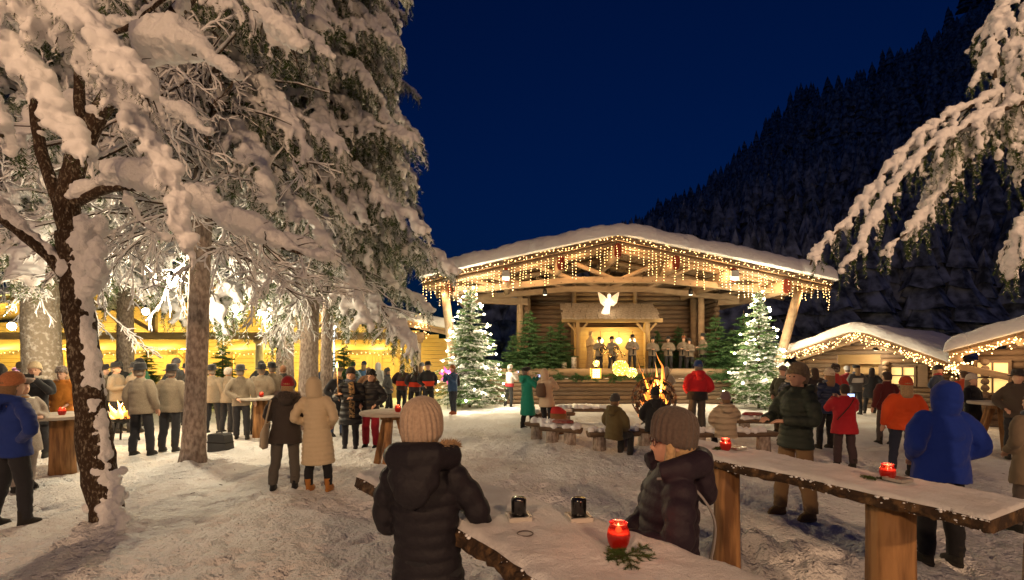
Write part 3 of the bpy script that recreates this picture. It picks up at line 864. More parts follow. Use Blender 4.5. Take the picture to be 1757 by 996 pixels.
while z < uzp - .35:
    xa, xb = wx0, wx1
    if z > uzl - .3: xa = max(wx0, uxl + (z + .3 - uzl) / (uzp - uzl) * (uxp - uxl))
    if z > uzr - .3: xb = min(wx1, uxr - (z + .3 - uzr) / (uzp - uzr) * (uxr - uxp))
    if xb - xa > .6:
        if .95 < z < 2.15:
            for a, b in ((xa, ox0), (ox1, xb)):
                if b - a > .2: UP(log((a, WD, z), (b, WD, z), .1, 9, i), 'log', (LOG_C, LOG_B, LOG_DARK)[i % 3], True)
        else: UP(log((xa, WD, z), (xb, WD, z), .1, 9, i), 'log', (LOG_C, LOG_B, LOG_DARK)[i % 3], True)
    if z < uzr - .35: UP(log((wx1 - .05, WD - .3, z + .09), (wx1 - .05, 8.6, z + .09), .1, 9, i), 'log', LOG, True)
    z += .185; i += 1
for xx in (wx0 + .05, ox1 + .22):
    for k in range(10): UP(log((xx, WD - .35, .19 + k * .185), (xx, WD + 1.1, .19 + k * .185), .095, 9, k), 'log_end', LOG, True)
UP(MB().box(((ox0 + ox1) / 2, WD - .05, .97), (ox1 - ox0 + .2, .5, .06)), 'counter', BOARD)
UP(MB().box(((ox0 + ox1) / 2, WD + 2.2, 1.4), (ox1 - ox0 + 2.4, .06, 2.6)), 'inner_wall', BOARD)
for k in range(3): UP(MB().box(((ox0 + ox1) / 2, WD + 1.95, 1.0 + .42 * k), (ox1 - ox0 + .6, .35, .03)), 'shelf', BOARD)
wxx = hs(1549, WD - .1)
window(hut, wxx, WD - .12, hz(645, wxx, WD), .78, .72, WIN, (0, 0, 0))
for s in (-.62, .62): UP(MB().box((wxx + s, WD - .13, hz(645, wxx, WD)), (.3, .05, .82)), 'shutter', LOG_DARK)
lamp('counter_light', ((ox0 + ox1) / 2, WD + .9, 2.15), 120, (1, .80, .52), .1, hut)
lamp('wall_light', (hs(1503, .5), .45, 2.25), 50, (1, .80, .5), .06, hut)
UP(MB().lathe((hs(1503, .5), .45, 2.36), [(.10, 0), (.13, .02), (.05, .13)], 12), 'wall_lamp', IRON, True)
rs = random.Random(4)
for k in range(14):
    x = rs.uniform(ox0 + .1, ox1 - .1); hh = rs.uniform(.12, .3)
    c = rs.choice([(.5, .05, .05), (.6, .5, .3), (.1, .2, .1), (.7, .7, .65), (.5, .3, .1)])
    UP(MB().lathe((x, WD - .05 + rs.uniform(-.12, .12), 1.0), [(.05, 0), (.06, hh * .5), (.035, hh * .8), (.03, hh)], 10), 'bottle', mat('goods_%d' % rs.randint(0, 4), c, .4), True)

TH2 = R(45)
KX, KY = W(1628, 0, 14.0).x, 14.0
hut2 = thing('log_hut', 'nearer log hut at the right edge with thick snow on its sloping roof', 'hut', (KX, KY, 0), -TH2)
def VP(mb, name, m, smooth=False):
    return mb.build(name, m, hut2, smooth)
vzl, vsl = W(0, 603, 14.0).z, .34
vxl, vxp, vxr = 0.0, 3.6, 7.2
vzp = vzl + vsl * 3.6; vzr = vzl
def v_roof(x): return vzl + (vzp - vzl) * (x - vxl) / (vxp - vxl) if x < vxp else vzr + (vzp - vzr) * (vxr - x) / (vxr - vxp)
for (xa, xb) in ((vxl, vxp), (vxp, vxr)):
    for i in range(8):
        x0 = xa + (xb - xa) * i / 8; x1 = xa + (xb - xa) * (i + 1) / 8 - .012
        VP(MB().prism([(x0, v_roof(x0) - .07), (x1, v_roof(x1) - .07), (x1, v_roof(x1)), (x0, v_roof(x0))], 0, 5), 'roof_board', LOG_Y)
    VP(MB().prism([(xa, v_roof(xa) - .24), (xb, v_roof(xb) - .24), (xb, v_roof(xb) - .073), (xa, v_roof(xa) - .073)], -.05, .08), 'rafter', LOG)
obj('roof_snow', gable_snow(vxl, vxr, vxp, vzl, vzr, vzp, -.05, 5, .42, 33, 160, 50), SNOW_ROOF, hut2)
for k in range(13):
    z = .1 + .19 * k
    if z < v_roof(.75) - .2 or True: VP(log((max(.6, (z + .25 - vzl) / vsl), 1.0, z), (6.6, 1.0, z), .105, 9, k), 'log', LOG_DARK, True)
    if z < vzl - .25: VP(log((.75, .65, z + .095), (.75, 4.8, z + .095), .1, 9, k), 'log', LOG_DARK, True)
VP(log((.15, -.08, vzl - .25), (.15, 4.8, vzl - .25), .13, 12, 1), 'purlin', LOG, True)
VP(log((1.5, -.12, v_roof(1.5) - .25), (1.5, 4.8, v_roof(1.5) - .25), .15, 12, 1), 'purlin', LOG, True)
VP(MB().beam((.1, .5, vzl - .42), (1.25, .3, vzl - .75), .16, .18), 'brace', LOG)
window(hut2, hs(1703, .9, TH2, KX, KY), .86, 1.45, .7, .95, WIN, (0, 0, 0))
lamp('eave_light', (1.0, .25, 2.1), 26, (1, .66, .34), .1, hut2)

# fairy lights on the hut gables: dense band below the rafters
def gable_lights(label, root, roof, xa, xb, y, n, dens=.13, power=5):
    t = thing('fairy_light_string', label, 'fairy lights', root.location, root.rotation_euler.z)
    pts = []
    for i in range(n):
        x = xa + (xb - xa) * rnd.random()
        pts.append((x, y + rnd.uniform(-.04, .04), roof(x) - .10 - abs(rnd.gauss(0, dens))))
    pts.sort()
    tag(bulb_mesh(pts, .016).build('bulbs', [BULB, WIRE], t), kind='stuff')
    MB().tube([(p[0], p[1], roof(p[0]) - .16) for p in pts[::6]], .008, 4).build('cable', WIRE, t)
    for u in (.2, .5, .8):
        x = xa + (xb - xa) * u
        lamp('fairy_glow', (x, y - .15, roof(x) - .35), power, (1, .6, .26), .15, t)
gable_lights('warm fairy lights along the gable of the hut beside the stage', hut, u_roof, uxl + .05, uxr, -.12, 330, .16, 9)
gable_lights('warm fairy lights along the sloping eave of the hut at the right edge', hut2, v_roof, vxl, vxl + 2.6, -.12, 100, .12, 9)
sl3 = thing('fairy_light_string', 'cluster of warm fairy lights dangling where the two hut roofs meet', 'fairy lights', W(1648, 628, 14.2))
tag(bulb_mesh([(rnd.gauss(0, .25), rnd.uniform(-.05, .05), -abs(rnd.gauss(0, .22)) + .15) for _ in range(70)], .02).build('bulbs', [BULB, WIRE], sl3), kind='stuff')
# ------------------------------------------------------------------ snow laden branches
def curve(p0, d0, L, droop, n, rs, wig=0.06, up=(0, 0, 1)):
    """a twig: starts at p0 along d0 and sinks under its load"""
    p = np.array(p0, float); d = np.array(d0, float); d /= np.linalg.norm(d)
    pts = [p.copy()]; st = L / n
    for i in range(n):
        d = d + np.array([0, 0, -droop / n]) + wig * rs.randn(3) * np.array([1, 1, .6])
        d /= np.linalg.norm(d)
        p = p + d * st; pts.append(p.copy())
    return np.array(pts)

def along(pts, step):
    seg = np.linalg.norm(np.diff(pts, axis=0), axis=1); s = np.r_[0, np.cumsum(seg)]
    q = np.arange(0, s[-1], step)
    P = np.stack([np.interp(q, s, pts[:, k]) for k in range(3)], 1)
    T = np.gradient(P, axis=0) if len(P) > 1 else np.array([[0, 0, -1.0]] * len(P))
    T /= np.linalg.norm(T, axis=1)[:, None] + 1e-9
    return P, T

def needles(pts, dens, ln, wd, rs, spread=0.9):
    P, T = along(pts, 1.0 / dens)
    k = len(P)
    if k < 2: return np.zeros((0, 3, 3))
    r = rs.randn(k, 3); r -= T * (r * T).sum(1)[:, None]; r /= np.linalg.norm(r, axis=1)[:, None] + 1e-9
    r[:, 2] *= 0.75
    d = T * 0.75 + r * spread; d /= np.linalg.norm(d, axis=1)[:, None]
    w = np.cross(d, rs.randn(k, 3)); w /= np.linalg.norm(w, axis=1)[:, None] + 1e-9
    L = ln * rs.uniform(.7, 1.25, k)[:, None]
    return np.stack([P - w * wd * .5, P + w * wd * .5, P + d * L], 1)

def laden(axes, rs, twig_len, snow_r, voxel, nd=(60, .075, .014), side_step=.16, hang=.3, cover=.8, sizes=None, hang_step=.14, snow_smooth=2, needle_skip=0.0, twig_n=6, ang=50, heavy=1.0, blob_sub=1, frost=.24):
    """wood+needle mesh and snow mesh for a set of main axes [(pts, radius)]"""
    wood, ned, snw = MB(), [], MB()
    for pts, r0 in axes:
        pts = np.asarray(pts, float)
        n = len(pts)
        wood.tube(pts, np.linspace(r0, r0 * .3, n), 7, 0)
        Ltot = np.linalg.norm(np.diff(pts, axis=0), axis=1).sum()
        P, T = along(pts, side_step)
        # snow pillow on the axis
        Pa, Ta = along(pts, snow_r * .55)
        ph = rs.rand() * 9
        for i, (p, t) in enumerate(zip(Pa, Ta)):
            u = i / max(1, len(Pa) - 1)
            lump = .55 + .75 * (0.5 + 0.5 * math.sin(i * .83 + ph + 1.7 * math.sin(i * .37)))
            rr = snow_r * lump * (1.1 - .45 * u) * heavy
            if rs.rand() < cover + .15: snw.ball(p + np.array([0, 0, rr * .55]) + rs.randn(3) * rr * .15, (rr * rs.uniform(.9, 1.25), rr * rs.uniform(.9, 1.25), rr * rs.uniform(.7, .95)), blob_sub)
        for i, (p, t) in enumerate(zip(P, T)):
            u = i / max(1, len(P) - 1)
            if u < .08: continue
            for s in (-1, 1):
                if rs.rand() < .12: continue
                side = np.cross(t, [0, 0, 1.0]); side /= np.linalg.norm(side) + 1e-9
                a = R(ang + rs.uniform(-14, 14))
                d = t * math.cos(a) + side * s * math.sin(a) + np.array([0, 0, .05])
                L = twig_len * (1.12 - .75 * u) * rs.uniform(.55, 1.15)
                tw = curve(p, d, L, 1.3, twig_n, rs, .07)
                wood.tube(tw, np.linspace(r0 * .3, r0 * .08, len(tw)), 5, 0)
                if rs.rand() > needle_skip: ned.append(needles(tw, *nd, rs))
                # snow on the twig, clumped
                Q, QT = along(tw, snow_r * .5)
                on = rs.rand() < cover
                for j, q in enumerate(Q):
                    v = j / max(1, len(Q) - 1)
                    if not on and rs.rand() < .7: continue
                    rr = snow_r * rs.uniform(.42, .85) * (1.0 - .35 * v) * heavy
                    snw.ball(q + np.array([0, 0, rr * .6]) + rs.randn(3) * rr * .2, (rr, rr, rr * rs.uniform(.65, .9)), blob_sub)
                # hanging twiglets
                H, HT = along(tw, hang_step)
                for j, (q, ht) in enumerate(zip(H, HT)):
                    if j == 0 or rs.rand() < .2: continue
                    hl = hang * rs.uniform(.4, 1.2)
                    hd = ht * .45 + np.array([0, 0, -.9]) + rs.randn(3) * .22
                    hp = curve(q, hd, hl, .6, 4, rs, .09)
                    ned.append(needles(hp, *nd, rs))
                    if rs.rand() < cover * .55:
                        r_ = snow_r * rs.uniform(.28, .5) * heavy; end = rs.uniform(.25, .7)
                        for e in np.linspace(0, end, 4):
                            c = hp[0] * (1 - e) + hp[-1] * e + rs.randn(3) * r_ * .2
                            snw.ball(c, (r_ * (1 - .5 * e), r_ * (1 - .5 * e), r_ * 1.2), blob_sub)
    ned = np.concatenate([x for x in ned if len(x)]) if ned else np.zeros((0, 3, 3))
    fr = rs.rand(len(ned)) < frost
    wood.tris(ned[~fr], 1); wood.tris(ned[fr], 2)
    return wood.mesh('branch', True), lumpy(remesh(snw, voxel, snow_smooth, 'branch_snow'), snow_r * .30, .9 / snow_r, rs.randint(99))

def bare(rs, L):
    """dead inner branch: crooked thin twigs, each with a thin line of snow on top"""
    wood, snw = MB(), MB()
    def rec(p, d, l, r, dep):
        c = curve(p, d, l, .35, 7, rs, .16)
        wood.tube(c, np.linspace(r, r * .4, len(c)), 5, 0)
        c2 = c + np.array([0, 0, r * 1.1 + .012])
        snw.tube(c2, np.linspace(r * .5 + .012, r * .4 + .006, len(c)) * rs.uniform(.8, 1.3, len(c)), 6, 0)
        if dep:
            for j in range(rs.randint(3, 6)):
                k = rs.randint(1, len(c) - 1)
                dd = c[k] - c[k - 1]; dd /= np.linalg.norm(dd)
                rec(c[k], dd + rs.randn(3) * .6 + np.array([0, 0, -.12]), l * rs.uniform(.3, .55), r * .55, dep - 1)
    rec((0, 0, 0), (1, 0, -.05), L, .020, 3)
    return wood.mesh('dead_branch', True), snw.mesh('dead_branch_snow', True)

PRO = []
for s in range(6):
    rs = np.random.RandomState(40 + s)
    L = 2.4
    ax = curve((0, 0, 0), (1, rs.uniform(-.1, .1), .25), L, 1.15 + .25 * (s % 3), 14, rs, .04)
    PRO.append(laden([(ax, .035)], rs, .85, .12, .032, nd=(120, .07, .011), hang=.42, cover=.80, hang_step=.10, voxel=.028) if False else laden([(ax, .035)], rs, .85, .115, .028, nd=(120, .07, .011), hang=.42, cover=.80, hang_step=.10))
PROD = [bare(np.random.RandomState(70 + s), 2.2) for s in range(4)]

def trunk_mesh(pts, rad, n=16, seed=1):
    return MB().tube(pts, rad, n, wob=.10, seed=seed).mesh('trunk', True)

def spruce(label, base, trunk_pts, rads, z_lo, z_hi, r_lo, r_hi, n, seed, dead=0, z_dead=(2.5, 5), yaw=None, lean=(0, 0), mats=(TWIG, NEEDLE, SNOW), sc=1.0, bark=None):
    """trunk, whorls of snow laden branches (parts), each with its snow (sub-part)"""
    t = thing('spruce_tree', label, 'tree', base, group='tall snowy spruces around the square')
    rs = random.Random(seed)
    obj('trunk', trunk_mesh(trunk_pts, rads, 20, seed), bark or BARK_SPRUCE, t)
    tp = np.array([tuple(p) for p in trunk_pts], float)
    def axis(z): return np.array([np.interp(z, tp[:, 2], tp[:, 0]), np.interp(z, tp[:, 2], tp[:, 1])])
    for i in range(n):
        u = (i + .5) / n
        z = z_lo + (z_hi - z_lo) * u ** 0.9
        rad = (r_lo + (r_hi - r_lo) * u) * rs.uniform(.72, 1.15)
        a = i * 2.39996 + rs.uniform(-.3, .3)
        if yaw is not None: a = R(yaw[0] + (yaw[1] - yaw[0]) * ((i * .618) % 1)) + rs.uniform(-.15, .15)
        w, s = PRO[rs.randrange(len(PRO))]
        c = axis(z)
        k = rad / 2.1
        b = obj('branch', w, list(mats), t, loc=(c[0], c[1], z), rot=(R(rs.uniform(-8, 8)), R(rs.uniform(-8, 16)), a), scale=(k, k * rs.uniform(.9, 1.15), k * rs.uniform(.9, 1.15)))
        obj('snow', s, SNOW, b)
    for i in range(dead):
        z = rs.uniform(*z_dead); a = rs.uniform(0, 6.28)
        w, s = PROD[rs.randrange(len(PROD))]
        c = axis(z)
        b = obj('dead_branch', w, TWIG, t, loc=(c[0], c[1], z), rot=(R(rs.uniform(-40, 40)), R(rs.uniform(-15, 25)), a), scale=rs.uniform(.8, 1.35))
        obj('snow', s, SNOW, b)
    return t

# near spruce with the pale trunk in front of the singers
b = G(330, 802)
spruce('tall snowy spruce whose pale bare trunk rises right of the singers and the fire', b,
       [(0, 0, -.15), (0, 0, .0), (.02, 0, .35), (.05, 0, 1.2), (.1, 0, 2.5), (.17, 0, 4.5), (.3, .1, 8), (.5, .1, 12), (.6, .1, 17)],
       [.30, .25, .20, .175, .17, .165, .14, .1, .03], 5.3, 15.5, 2.7, 1.3, 84, 5, dead=48, z_dead=(3.9, 7.2))
# reddish trunk, fire lit
b = G(527, 738)
spruce('snowy spruce with reddish trunk behind the woman in the cream coat', b,
       [(0, 0, -.1), (0, 0, 0), (.02, 0, .4), (.05, 0, 2), (.12, 0, 4), (.2, 0, 8), (.3, 0, 13), (.3, 0, 19)],
       [.46, .38, .28, .24, .22, .18, .12, .03], 4.0, 18.0, 3.6, 1.5, 100, 11, dead=26, z_dead=(4.0, 6.8), sc=1.1)
# trunk behind, left of it
b = W(489, 700, 16.5); b.z = 0
spruce('snowy spruce with slim dark trunk between the hall stalls', b,
       [(0, 0, -.1), (0, 0, 2), (.05, 0, 5), (.1, 0, 10), (.1, 0, 19)], [.33, .28, .24, .17, .03], 5.0, 17.5, 3.0, 1.3, 70, 17, dead=26, z_dead=(4.4, 7.2))
# right-hand outline of the wood: crown whose right flank borders the sky
b = W(618, 700, 11.6); b.z = 0
# outermost big crown towards the stage (its trunk stands behind the reddish one)
b = W(560, 700, 15.5); b.z = 0
spruce('broad snowy spruce whose right flank hangs down towards the stage roof', b,
       [(0, 0, -.1), (0, 0, 2.2), (.1, 0, 6), (.15, 0, 12), (.2, 0, 20)], [.2, .17, .2, .16, .03], 4.4, 18.5, 2.9, 2.5, 110, 23, dead=0)
b = W(75, 700, 13.0); b.z = 0
spruce('big old snowy tree with thick grey mottled trunk at the far left', b,
       [(0, 0, -.1), (0, 0, .2), (-.02, 0, 1.5), (-.08, 0, 3), (-.1, 0, 5), (-.2, 0, 9), (-.2, 0, 16)], [.62, .52, .44, .42, .38, .3, .05], 4.6, 14.5, 3.4, 1.8, 70, 31, dead=30, z_dead=(4.2, 7.5), bark=mat('bark_grey', (.17, .145, .115), .95, var=.9, col2=(.36, .34, .31), vscale=11, vdetail=8, contrast=(.5, .68), bump=.05, bscale=16))
b = W(215, 700, 17.5); b.z = 0
spruce('snowy spruce in the back row behind the lichen trunk', b,
       [(0, 0, -.1), (0, 0, 3), (0, 0, 9), (0, 0, 17)], [.3, .26, .2, .03], 5.2, 16, 3.2, 1.5, 56, 37, dead=16, z_dead=(5, 7.5))
b = W(640, 700, 24.5); b.z = 0
spruce('distant dark spruce rising behind the market hall roof', W(640, 0, 30.5).to_2d().to_3d(),
       [(0, 0, -.1), (0, 0, 6), (0, 0, 14), (0, 0, 28)], [.5, .4, .3, .05], 7, 27, 3.9, 2.2, 80, 43)

# ------------------------------------------------------------------ near broad-leaved tree with lichen bark, snow piled on its limbs
TD = 5.45
tb = G(190, 908)
tree = thing('bare_tree', 'leaning dark mossy tree in front with snow piled on its limbs', 'tree', tb)
def Q(px, py, dy=0.0):
    return W(px, py, tb.y + dy) - tb
def path(l): return np.array([tuple(Q(*p)) for p in l])
def smooth_path(p, n=24):
    p = np.asarray(p, float); t = np.linspace(0, len(p) - 1, n); i = np.clip(t.astype(int), 0, len(p) - 2); f = t - i
    pm = lambda k: p[np.clip(k, 0, len(p) - 1)]
    a, b, c, d = pm(i - 1), pm(i), pm(i + 1), pm(i + 2); f = f[:, None]
    return .5 * ((2 * b) + (c - a) * f + (2 * a - 5 * b + 4 * c - d) * f ** 2 + (3 * b - a - 3 * c + d) * f ** 3)
TR = smooth_path(path([(192, 925), (186, 890), (166, 780), (154, 680), (143, 590), (134, 520), (128, 460), (124, 400)]), 40)
obj('trunk', MB().tube(TR, np.interp(np.linspace(0, 1, 40), [0, .08, .5, .85, 1], [.22, .17, .145, .145, .155]), 22, wob=.16, seed=3).mesh('trunk', True), BARK, tree)
limbs = {
 'a': ([(124, 410), (116, 355), (126, 290), (150, 230), (200, 150), (258, 75), (345, -30, .2), (420, -120, .3)], .125, .06),
 'b': ([(126, 415), (100, 345), (72, 265, .1), (60, 190, .15), (52, 110, .2), (30, -20, .3)], .07, .04),
 'c': ([(136, 510), (96, 452, -.1), (40, 402, -.25), (-30, 350, -.4), (-120, 300, -.5)], .075, .05),
 'd': ([(122, 352), (178, 326, -.1), (232, 322, -.2), (300, 340, -.3), (380, 382, -.4), (470, 420, -.45), (556, 447, -.5)], .06, .012),
 'e': ([(140, 240), (136, 150, .15), (138, 60, .25), (132, -40, .3)], .06, .04),
 'f': ([(215, 135), (270, 95, -.2), (330, 92, -.3), (380, 120, -.4), (402, 135, -.4)], .035, .01),
 'g': ([(165, 205), (230, 160, -.3), (300, 195, -.5), (360, 235, -.5)], .03, .008),
 'h': ([(150, 60, .2), (215, 50, 0), (260, 15, -.1), (320, -30, -.2)], .035, .015),
 'i': ([(380, -60, .2), (430, 8, .0), (480, 60, -.1), (517, 88, -.15)], .035, .008),
 'j': ([(210, 325, -.15), (240, 380, -.2), (290, 412, -.25)], .016, .005),
 'k': ([(300, 340, -.3), (345, 330, -.35), (372, 322, -.4)], .012, .004),
 'l': ([(400, 392, -.4), (450, 400, -.35), (540, 430, -.3)], .014, .004),
}
rs = np.random.RandomState(8)
snw = MB()
for k, (pl, r0, r1) in limbs.items():
    c = smooth_path(path(pl), 6 * len(pl))
    lb = obj('limb', MB().tube(c, np.linspace(r0, r1, len(c)), 10, wob=.12, seed=ord(k)).mesh('limb', True), BARK, tree)
    tw = MB()
    if k in 'dfgil':
        for _ in range(9):
            i = rs.randint(2, len(c) - 1)
            d = c[i] - c[i - 1]; d /= np.linalg.norm(d)
            q = curve(c[i], d + rs.randn(3) * .6, rs.uniform(.15, .45), .1, 5, rs, .25)
            tw.tube(q, np.linspace(.008, .003, len(q)), 4)
    if tw.n: tag(tw.build('twigs', TWIG, lb, True), kind='stuff')
    th = {'a': .13, 'b': .07, 'c': .15, 'd': .17, 'e': .05, 'f': .18, 'g': .13, 'h': .11, 'i': .20, 'j': .08, 'k': .05, 'l': .08}[k]
    P, T = along(c, .06)
    for i, (p, t) in enumerate(zip(P, T)):
        u = i / len(P)
        lump = .6 + .6 * (.5 + .5 * math.sin(i * .5 + ord(k) + 1.3 * math.sin(i * .21)))
        rr = th * lump * (1.0 if k not in 'df' else (.65 + .7 * math.sin(PI * min(1, u * 1.1))))
        steep = abs(t[2])
        off = np.array([.5 * steep * (1 if k != 'c' else 1), 0, (1 - .5 * steep)])
        if k in 'abe' and rs.rand() < .35: continue
        rad = np.interp(u, [0, 1], [r0, r1])
        rr *= (1 - .45 * steep)
        snw.ball(p + off * (rad * .6 + rr * .55) + rs.randn(3) * rr * .12, (rr, rr * 1.05, rr * .85), 1)
# wind packed snow on the right side of the trunk and in the fork
for i in range(900):
    u = rs.rand() ** .85; j = int(u * 39); p = TR[j]
    a = rs.normal(-.40, .42)
    rad = np.interp(u, [0, .08, .5, 1], [.18, .15, .132, .145])
    edge = min(1.3, abs(a + .40) / .8)
    rr = rs.uniform(.03, .07) * (1.15 - .5 * edge) * (1.25 if u < .25 else 1)
    if vnoise(np.array([u * 9.0]), np.array([a * 3.0]), seed=4)[0] < -.6: continue
    snw.ball(p + np.array([math.cos(a) * rad * .90, math.sin(a) * rad * .90, 0]), (rr * .75, rr * .75, rr * 1.5), 1)
for i in range(70):
    v_ = rs.rand(); p = np.array(tuple(Q(198 + rs.normal(0, 15) * (1.3 - v_), 912 - 110 * v_ ** 1.6, -.16 + rs.uniform(-.1, .1))))
    rr = rs.uniform(.05, .10) * (1.1 - .5 * v_); snw.ball(p, (rr, rr, rr * 1.1), 1)
for i in range(36):
    p = np.array(tuple(Q(145 + rs.uniform(-18, 22), 440 + rs.uniform(-60, 60), rs.uniform(-.1, .1))))
    rr = rs.uniform(.05, .11); snw.ball(p + np.array([.09, -.06, 0]), (rr, rr, rr * 1.3), 1)
obj('snow', lumpy(remesh(snw, .016, 1, 'snow'), .022, 9, 3), SNOW_BARK, tree)

# ------------------------------------------------------------------ overhanging spruce boughs close to the camera
def bough_tree(name, label, trunk_xy, axes_px, D, r, rs, **kw):
    t = thing(name, label, 'tree', (trunk_xy[0], trunk_xy[1], 0), group='spruces reaching in from beside the camera')
    T0 = Vector((trunk_xy[0], trunk_xy[1], 0))
    obj('trunk', MB().tube([(0, 0, -.1), (0, 0, 2), (.05, 0, 5), (.05, 0, 9)], [.3, .24, .2, .08], 16, wob=.1).mesh('trunk', True), BARK_SPRUCE, t)
    for i, pl in enumerate(axes_px):
        pts = smooth_path(np.array([tuple(W(p[0], p[1], D + (p[2] if len(p) > 2 else 0)) - T0) for p in pl]), 7 * len(pl))
        w, s = laden([(pts, r)], rs, **kw)
        b = obj('branch', w, [TWIG, NEEDLE, SNOW_FINE], t)
        obj('snow', s, SNOW_FINE, b)
    return t
bough_tree('spruce_tree', 'snow laden spruce leaning in at the top left corner with drooping boughs', (-4.4, 2.9),
  [[(-260, -60), (-90, -40), (40, 10), (130, 75), (205, 140), (262, 192)],
   [(-260, 20, .2), (-120, 20, .1), (0, 70), (60, 130), (110, 210), (150, 270)],
   [(-240, -160), (20, -80), (120, 40), (215, 160), (262, 250), (300, 330), (322, 425)],
   [(-260, 90, .2), (-150, 120, .1), (-60, 150), (-10, 190), (5, 235)],
   [(-200, -220, -.2), (-20, -140, -.2), (60, -60, -.2), (150, 40, -.25), (235, 130, -.3), (250, 170, -.3)]],
  2.7, .022, np.random.RandomState(3), twig_len=.36, snow_r=.072, voxel=.0125, nd=(140, .018, .0030), side_step=.065, hang=.15, cover=.93, hang_step=.05, snow_smooth=2, heavy=1.0, needle_skip=.5)
bough_tree('spruce_tree', 'snow laden spruce reaching in from the top right with a long drooping bough', (3.95, 3.3),
  [[(1900, 150, .1), (1757, 150), (1690, 172), (1620, 205), (1560, 250), (1500, 320), (1450, 385), (1405, 425), (1390, 455)],
   [(1757, 175, -.1), (1680, 205, -.1), (1610, 245, -.12), (1550, 300, -.12), (1500, 370, -.14), (1470, 420, -.14), (1450, 455, -.15)],
   [(1720, 165), (1675, 220), (1640, 290), (1600, 345), (1560, 395), (1520, 430)],
   [(1700, 190, .12), (1650, 250, .12), (1610, 300, .12), (1585, 350, .12), (1575, 400, .12)],
   [(1740, -30, .1), (1715, 30, .05), (1705, 90), (1712, 170), (1735, 250), (1750, 300)],
   [(1790, -20, -.05), (1755, 40, -.05), (1735, 110, -.05), (1745, 200, -.05), (1765, 280, -.05)],
   [(1850, 330), (1790, 350), (1755, 385), (1740, 430), (1737, 480)]],
  3.2, .018, np.random.RandomState(6), twig_len=.31, snow_r=.036, voxel=.0095, nd=(420, .021, .0036), side_step=.085, hang=.19, cover=.68, hang_step=.045, frost=.12, snow_smooth=1, heavy=1.0, ang=42)
# unseen lamp posts behind the camera, added to give the foreground its warm light
for x, y, p, lab in ((-6.5, -13.0, 6700, 'tall unseen lamp post behind the foreground tables, left one'), (7.0, -13.0, 6700, 'tall unseen lamp post behind the foreground tables, right one')):
    t = thing('unseen_lamp_post', lab, 'lamp post', (x, y, 0), group='unseen lamp posts behind the tables')
    MB().tube([(0, 0, 0), (0, 0, 9.2)], [.09, .06], 10).build('post', IRON, t, True)
    MB().lathe((0, 0, 0), [(.14, 0), (.14, .1), (.07, .3)], 12).build('foot', IRON, t, True)
    MB().lathe((0, 0, 9.45), [(.02, .2), (.26, .04), (.28, 0)], 14).build('shade', IRON, t, True)
    MB().ball((0, 0, 9.36), .16, 2).build('globe', mat('unseen_lamp_globe', (1, .8, .5), .4, emit=(1, .62, .3), es=6), t, True)
    lamp('unseen_lamp_light', (0, 0, 9.1), p, (1.0, 0.61, 0.335), .4, t)
# hanging bulbs between the trees on the left
for (px, py, D, r, pw, lab) in ((295, 482, 8.9, .08, 300, 'largest glaring bulb hanging left of the pale spruce trunk'), (250, 535, 12, .08, 200, 'glaring bulb hanging before the hall beam above the singers'),
                            (405, 530, 11.5, .085, 210, 'glaring bulb hanging right of the pale spruce trunk'), (446, 537, 14, .07, 140, 'small bulb left of the slim dark trunk'),
                            (498, 505, 15, .07, 120, 'small bulb high on the slim dark trunk'), (511, 526, 15.5, .07, 120, 'small bulb between the slim and the reddish trunk'), (20, 560, 11, .08, 240, 'bulb hanging at the far left edge before the hall')):
    t = thing('hanging_bulb', lab, 'light bulb', W(px, py, D), group='bulbs strung between the trees')
    MB().ball((0, 0, 0), (r, r, r * 1.15), 2).build('globe', BULB_W, t, True)
    MB().lathe((0, 0, r), [(.03, 0), (.035, .05), (.02, .09)], 10).build('socket', BLACK, t, True)
    lamp('bulb_light', (0, 0, -r - .06), pw, (1.0, 0.82, 0.54), .06, t)
cb = thing('light_cable', 'dark cable sagging between trees from bulb to bulb', 'cable', W(295, 478, 8.9))
o0 = W(295, 478, 8.9)
pl = [W(150, 380, 5.9), W(230, 440, 7.5), W(295, 478, 8.9), W(350, 500, 10), W(405, 526, 11.5), W(450, 530, 14), W(500, 500, 15.2)]
MB().tube(smooth_path(np.array([tuple(p - o0) for p in pl]), 40), .008, 5).build('wire', WIRE, cb)
# ------------------------------------------------------------------ people
ARMS = {   # elbow and wrist for the left side (x is mirrored for the right); figure faces -y
 'down':   ((.265, .03, 1.13), (.285, -.05, .89)),
 'pocket': ((.30, .07, 1.14), (.185, -.13, 1.00)),
 'hold':   ((.27, -.02, 1.13), (.07, -.25, 1.14)),
 'phone':  ((.25, -.17, 1.20), (.06, -.33, 1.43)),
 'hip':    ((.43, .08, 1.16), (.20, .02, 1.03)),
 'table':  ((.275, -.06, 1.14), (.13, -.31, 1.12)),
 'tuck':   ((.235, -.05, 1.12), (.08, -.25, 1.13)),
 'back':   ((.27, .10, 1.13), (.06, .19, .98)),
 'horn':   ((.31, -.10, 1.16), (.10, -.28, 1.26)),
 'lap':    ((.26, -.06, 1.14), (.10, -.28, .98)),
 'torch':  ((.28, -.12, 1.14), (.18, -.36, 1.22)),
}
CACHE = {}
def cached(key, fn):
    if key not in CACHE: CACHE[key] = fn()
    return CACHE[key]

def arm_pts(arms, s):
    a = ARMS[arms[0] if s > 0 else arms[1]]
    sh = Vector((s * .175, .0, 1.395)); el = Vector((s * a[0][0], a[0][1], a[0][2])); wr = Vector((s * a[1][0], a[1][1], a[1][2]))
    return sh, el, wr

def sm(pts, n=9):
    return smooth_path(np.array([tuple(p) for p in pts]), n)

